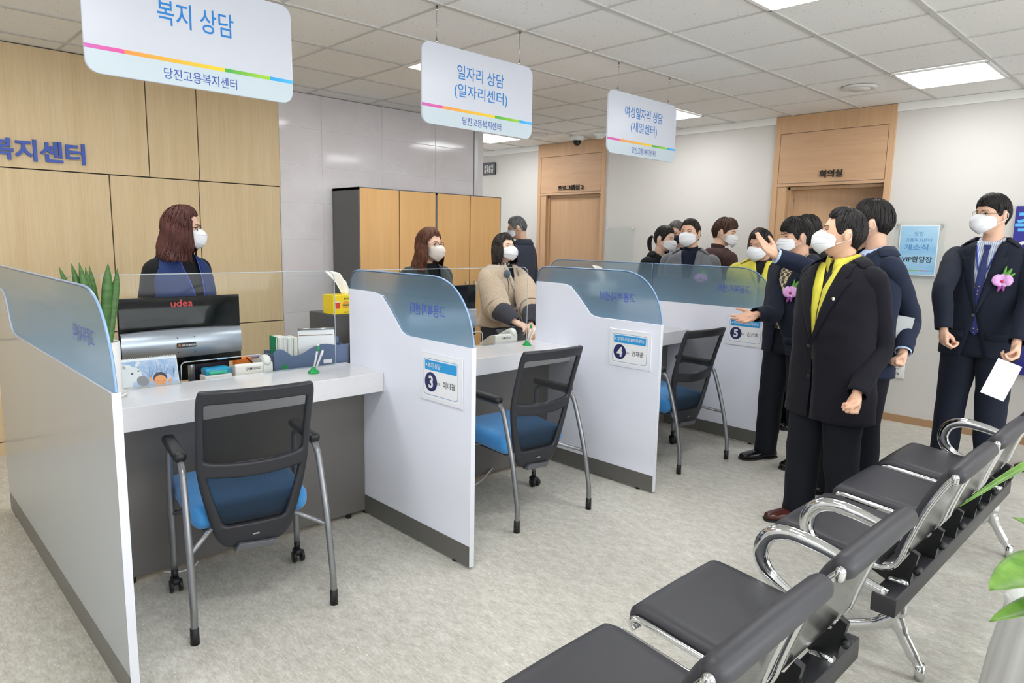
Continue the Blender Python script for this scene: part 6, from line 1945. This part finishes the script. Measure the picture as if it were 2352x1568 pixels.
person(dict(pos=(3.75, .13), H=1.765, phi=-60, head=(-110, 0, 0), skin='D0A184', seed=21, hair=dict(m=HB, front=.066, vol=.016),
    wear=dict(trousers_m=BLACK, layers=[under(BLKSHIRT), jacket(BLACK)]), label='dark-haired man almost hidden behind the man with the plaid shirt'))
# the three men in front
person(dict(pos=(2.719, -.24), H=1.70, phi=-42, head=(-72, -4, 0), skin='D8A384', seed=22, vox=.0045, mask='flat', belly=.02, w=1.03, glasses=None,
    hair=dict(m=HB, front=.040, vol=.024, locks=340, side=-.02, quiff=.2),
    R=dict(el=(2.50, -.20, 1.075), wr=(2.300, -.165, 1.062), d=(-.80, .35, -.22), n=(-.25, -.55, .75), pose='open'),
    feet=dict(R=(.11, .06, 10), L=(-.10, -.04, -12)),
    wear=dict(trousers_m=DARK, layers=[under(PLAID, -.004), jacket(NAVY2, .80, 1.10, .070, belly=0, buttons=[1.04], pockets=[(-.12, .93, .13)])], collar=(PLAID, 1.05), orchid=(-.10, 1.24, .022)),
    label='man in a navy jacket and plaid shirt with an orchid, holding out an open hand'))
person(dict(pos=(2.277, -.86), H=1.77, phi=-62, head=(-104, 2, 0), skin='D0A083', seed=23, vox=.0045,
    hair=dict(m=HB, front=.060, vol=.026, quiff=.4, locks=340, side=-.01, back=-.056),
    R=dict(el=(2.118, -.665, 1.36), wr=(1.925, -.462, 1.452), d=(-.60, .62, .60), n=(-.45, -.35, .80), pose='open'),
    L=dict(el=(2.37, -1.055, 1.13), wr=(2.19, -1.09, .955), d=(-.45, .05, -.85), n=(-.6, .5, .3), pose='fist'),
    feet=dict(R=(.12, .10, 10), L=(-.10, -.02, -8)),
    wear=dict(trousers_m=DARK, layers=[under(LBLUE, -.006), jacket(NAVY, .78, 1.06, .068, cuff=(LBLUE, .012))], collar=(LBLUE, 1.0), tie=(TIEP, -.004, 1.0), orchid=(-.11, 1.22, .02)),
    label='man in a navy suit with a lilac tie, arm stretched out pointing left'))
person(dict(pos=(1.79, -.87), H=1.705, phi=-40, head=(-86, 10, 0), skin='D9A583', seed=24, vox=.004, w=1.02, hs=1.04, belly=.01,
    hair=dict(m=HB, front=.080, vol=.015, quiff=.5, peak=-.016, locks=300, side=-.005, back=-.066),
    L=dict(el=(1.835, -1.085, 1.03), wr=(1.60, -1.07, .79), d=(-.35, .10, -1), n=(-.9, .3, .3), pose='fist'),
    R=dict(el=(.195, -.12, 1.12), wr=(.13, -.19, .90), d=(-.3, -.1, -1), n=(0, -1, 0), pose='relaxed', world=False),
    feet=dict(R=(.10, .05, 12), L=(-.10, -.05, -10)),
    wear=dict(trousers_m=DARK, shoe_m=M_brownshoe, leg=1.08, layers=[under(BLKSHIRT, -.006), dict(name='yellow_vest', m=YELLOW, hem=.95, off=.004, v=1.33, vw=.036, lapel=None, fold=.003, top=1.466),
        jacket(COAT, .63, 1.06, .082, .016, 1.06, .090, buttons=[1.02, .855], bx=.02, flare=.03, round=.02, fold=.005)], collar=(BLKSHIRT, 1.06), collar2=(YELLOW, 1.22, .012, .052), pin=(-.105, 1.285, .040)),
    label='man in a long black coat over a yellow vest, looking up to the left'))
r15 = person(dict(pos=(3.19, -1.235), H=1.85, phi=-14, head=(-46, 0, 0), skin='D9A98C', seed=25, vox=.0045, w=1.02, belly=.012, glasses=('6A5A52', .021, .0012),
    hair=dict(m=HB, front=.052, vol=.019, locks=340, side=-.01, sweep=-.8),
    R=dict(el=(2.905, -1.07, 1.27), wr=(2.835, -1.115, 1.03), d=(-.05, -.10, -1), n=(.6, -.6, 0), pose='hold'),
    L=dict(el=(3.10, -1.48, 1.25), wr=(2.905, -1.475, .985), d=(-.22, .0, -1), n=(-.6, .7, 0), pose='hold'),
    feet=dict(R=(.13, .02, 14), L=(-.12, .0, -14)),
    wear=dict(trousers_m=NAVY2, leg=1.02, layers=[under(WSHIRT, -.006), jacket(NAVY2, .80, 1.075, .064, buttons=[1.05], button_m=M_dgrey, pockets=[(.125, .95, .13), (-.125, .95, .13)])], collar=(WSHIRT, 1.0), tie=(TIE, -.002, .93), orchid=(-.115, 1.255, .022), lanyard=(M_blueband, -.004, 1.25, None)),
    label='tall man in glasses and a dark suit with dotted tie and orchid'))
person(dict(pos=(3.90, -1.62), H=1.80, phi=-30, head=(-40, 0, 0), skin='D9A98C', seed=26, hair=dict(m=HB),
    wear=dict(trousers_m=BLACK, layers=[under(BLACK), jacket(BLACK)]), label='person in black at the right edge, only a sleeve and a shoe showing'))
# things in hands
ev = MB().box((-.002, -.062, -.19), (.002, .062, .03))
ev.prism([(-.062, .03), (.062, .03), (0, -.05)], lambda u, v, w: (w, u, v), -.0032, -.002)
e = tag(ev.build('envelope', M_paper, None, (2.835, -1.462, .852)), 'white envelope held low by the tall man in glasses', 'envelope'); _z = Vector((.27, -.26, .93)).normalized(); _x = Vector((-.95, -.30, 0)); _x = (_x - _z * _x.dot(_z)).normalized(); e.matrix_world = Matrix.Translation((2.825, -1.46, .845)) @ Matrix((_x, _z.cross(_x), _z)).transposed().to_4x4()
br = MB().box((-.004, -.105, -.14), (.004, .105, .15))
e = tag(br.build('brochure', [mat('brochure_grey', 'B9BDBE', .4, noise_=((5, 5, 9), '8FB56A', .5, .62))], None, (2.20, -1.0, 1.0)), 'pale brochure tucked under the arm of the man in the navy suit', 'brochure'); e.rotation_euler = (R(8), 0, R(28))
bn = thing('banner', 'dark blue banner with light blue lettering, cut by the right edge', 'banner', (XR - .02, -1.60, .55), 0)
MB().box((0, -.51, 0), (.004, .51, 1.30)).build('sheet', mat('banner_blue', '2C2A7E', .5, noise_=((2, 2, 2), '3E3CA0', .35, .7)), bn)
text(MB(), '축', (-.002, .405, 1.165), -Y, Z, .20, .21, bold=.02).build('lettering', mat('banner_letter', '5DB6F2', .5), bn)
text(MB(), '안', (-.002, .395, .96), -Y, Z, .17, .17, bold=.03).build('lettering', M_white, bn)
mic = thing('microphone', 'fluffy grey clip-on microphone on the beige fleece jacket', 'microphone', (1.735, 1.605, 1.255), 0)
MB().ball((0, 0, 0), (.028, .028, .034), 18, 12).build('windshield', cloth('mic_fur', '4A5464', '66707F', 300, .5, .95, .8), mic)
MB().tube(cat([(0, -.005, -.02), (.01, -.01, -.08), (.02, -.005, -.14)], 4), .003, 6).build('lead', M_black, mic)
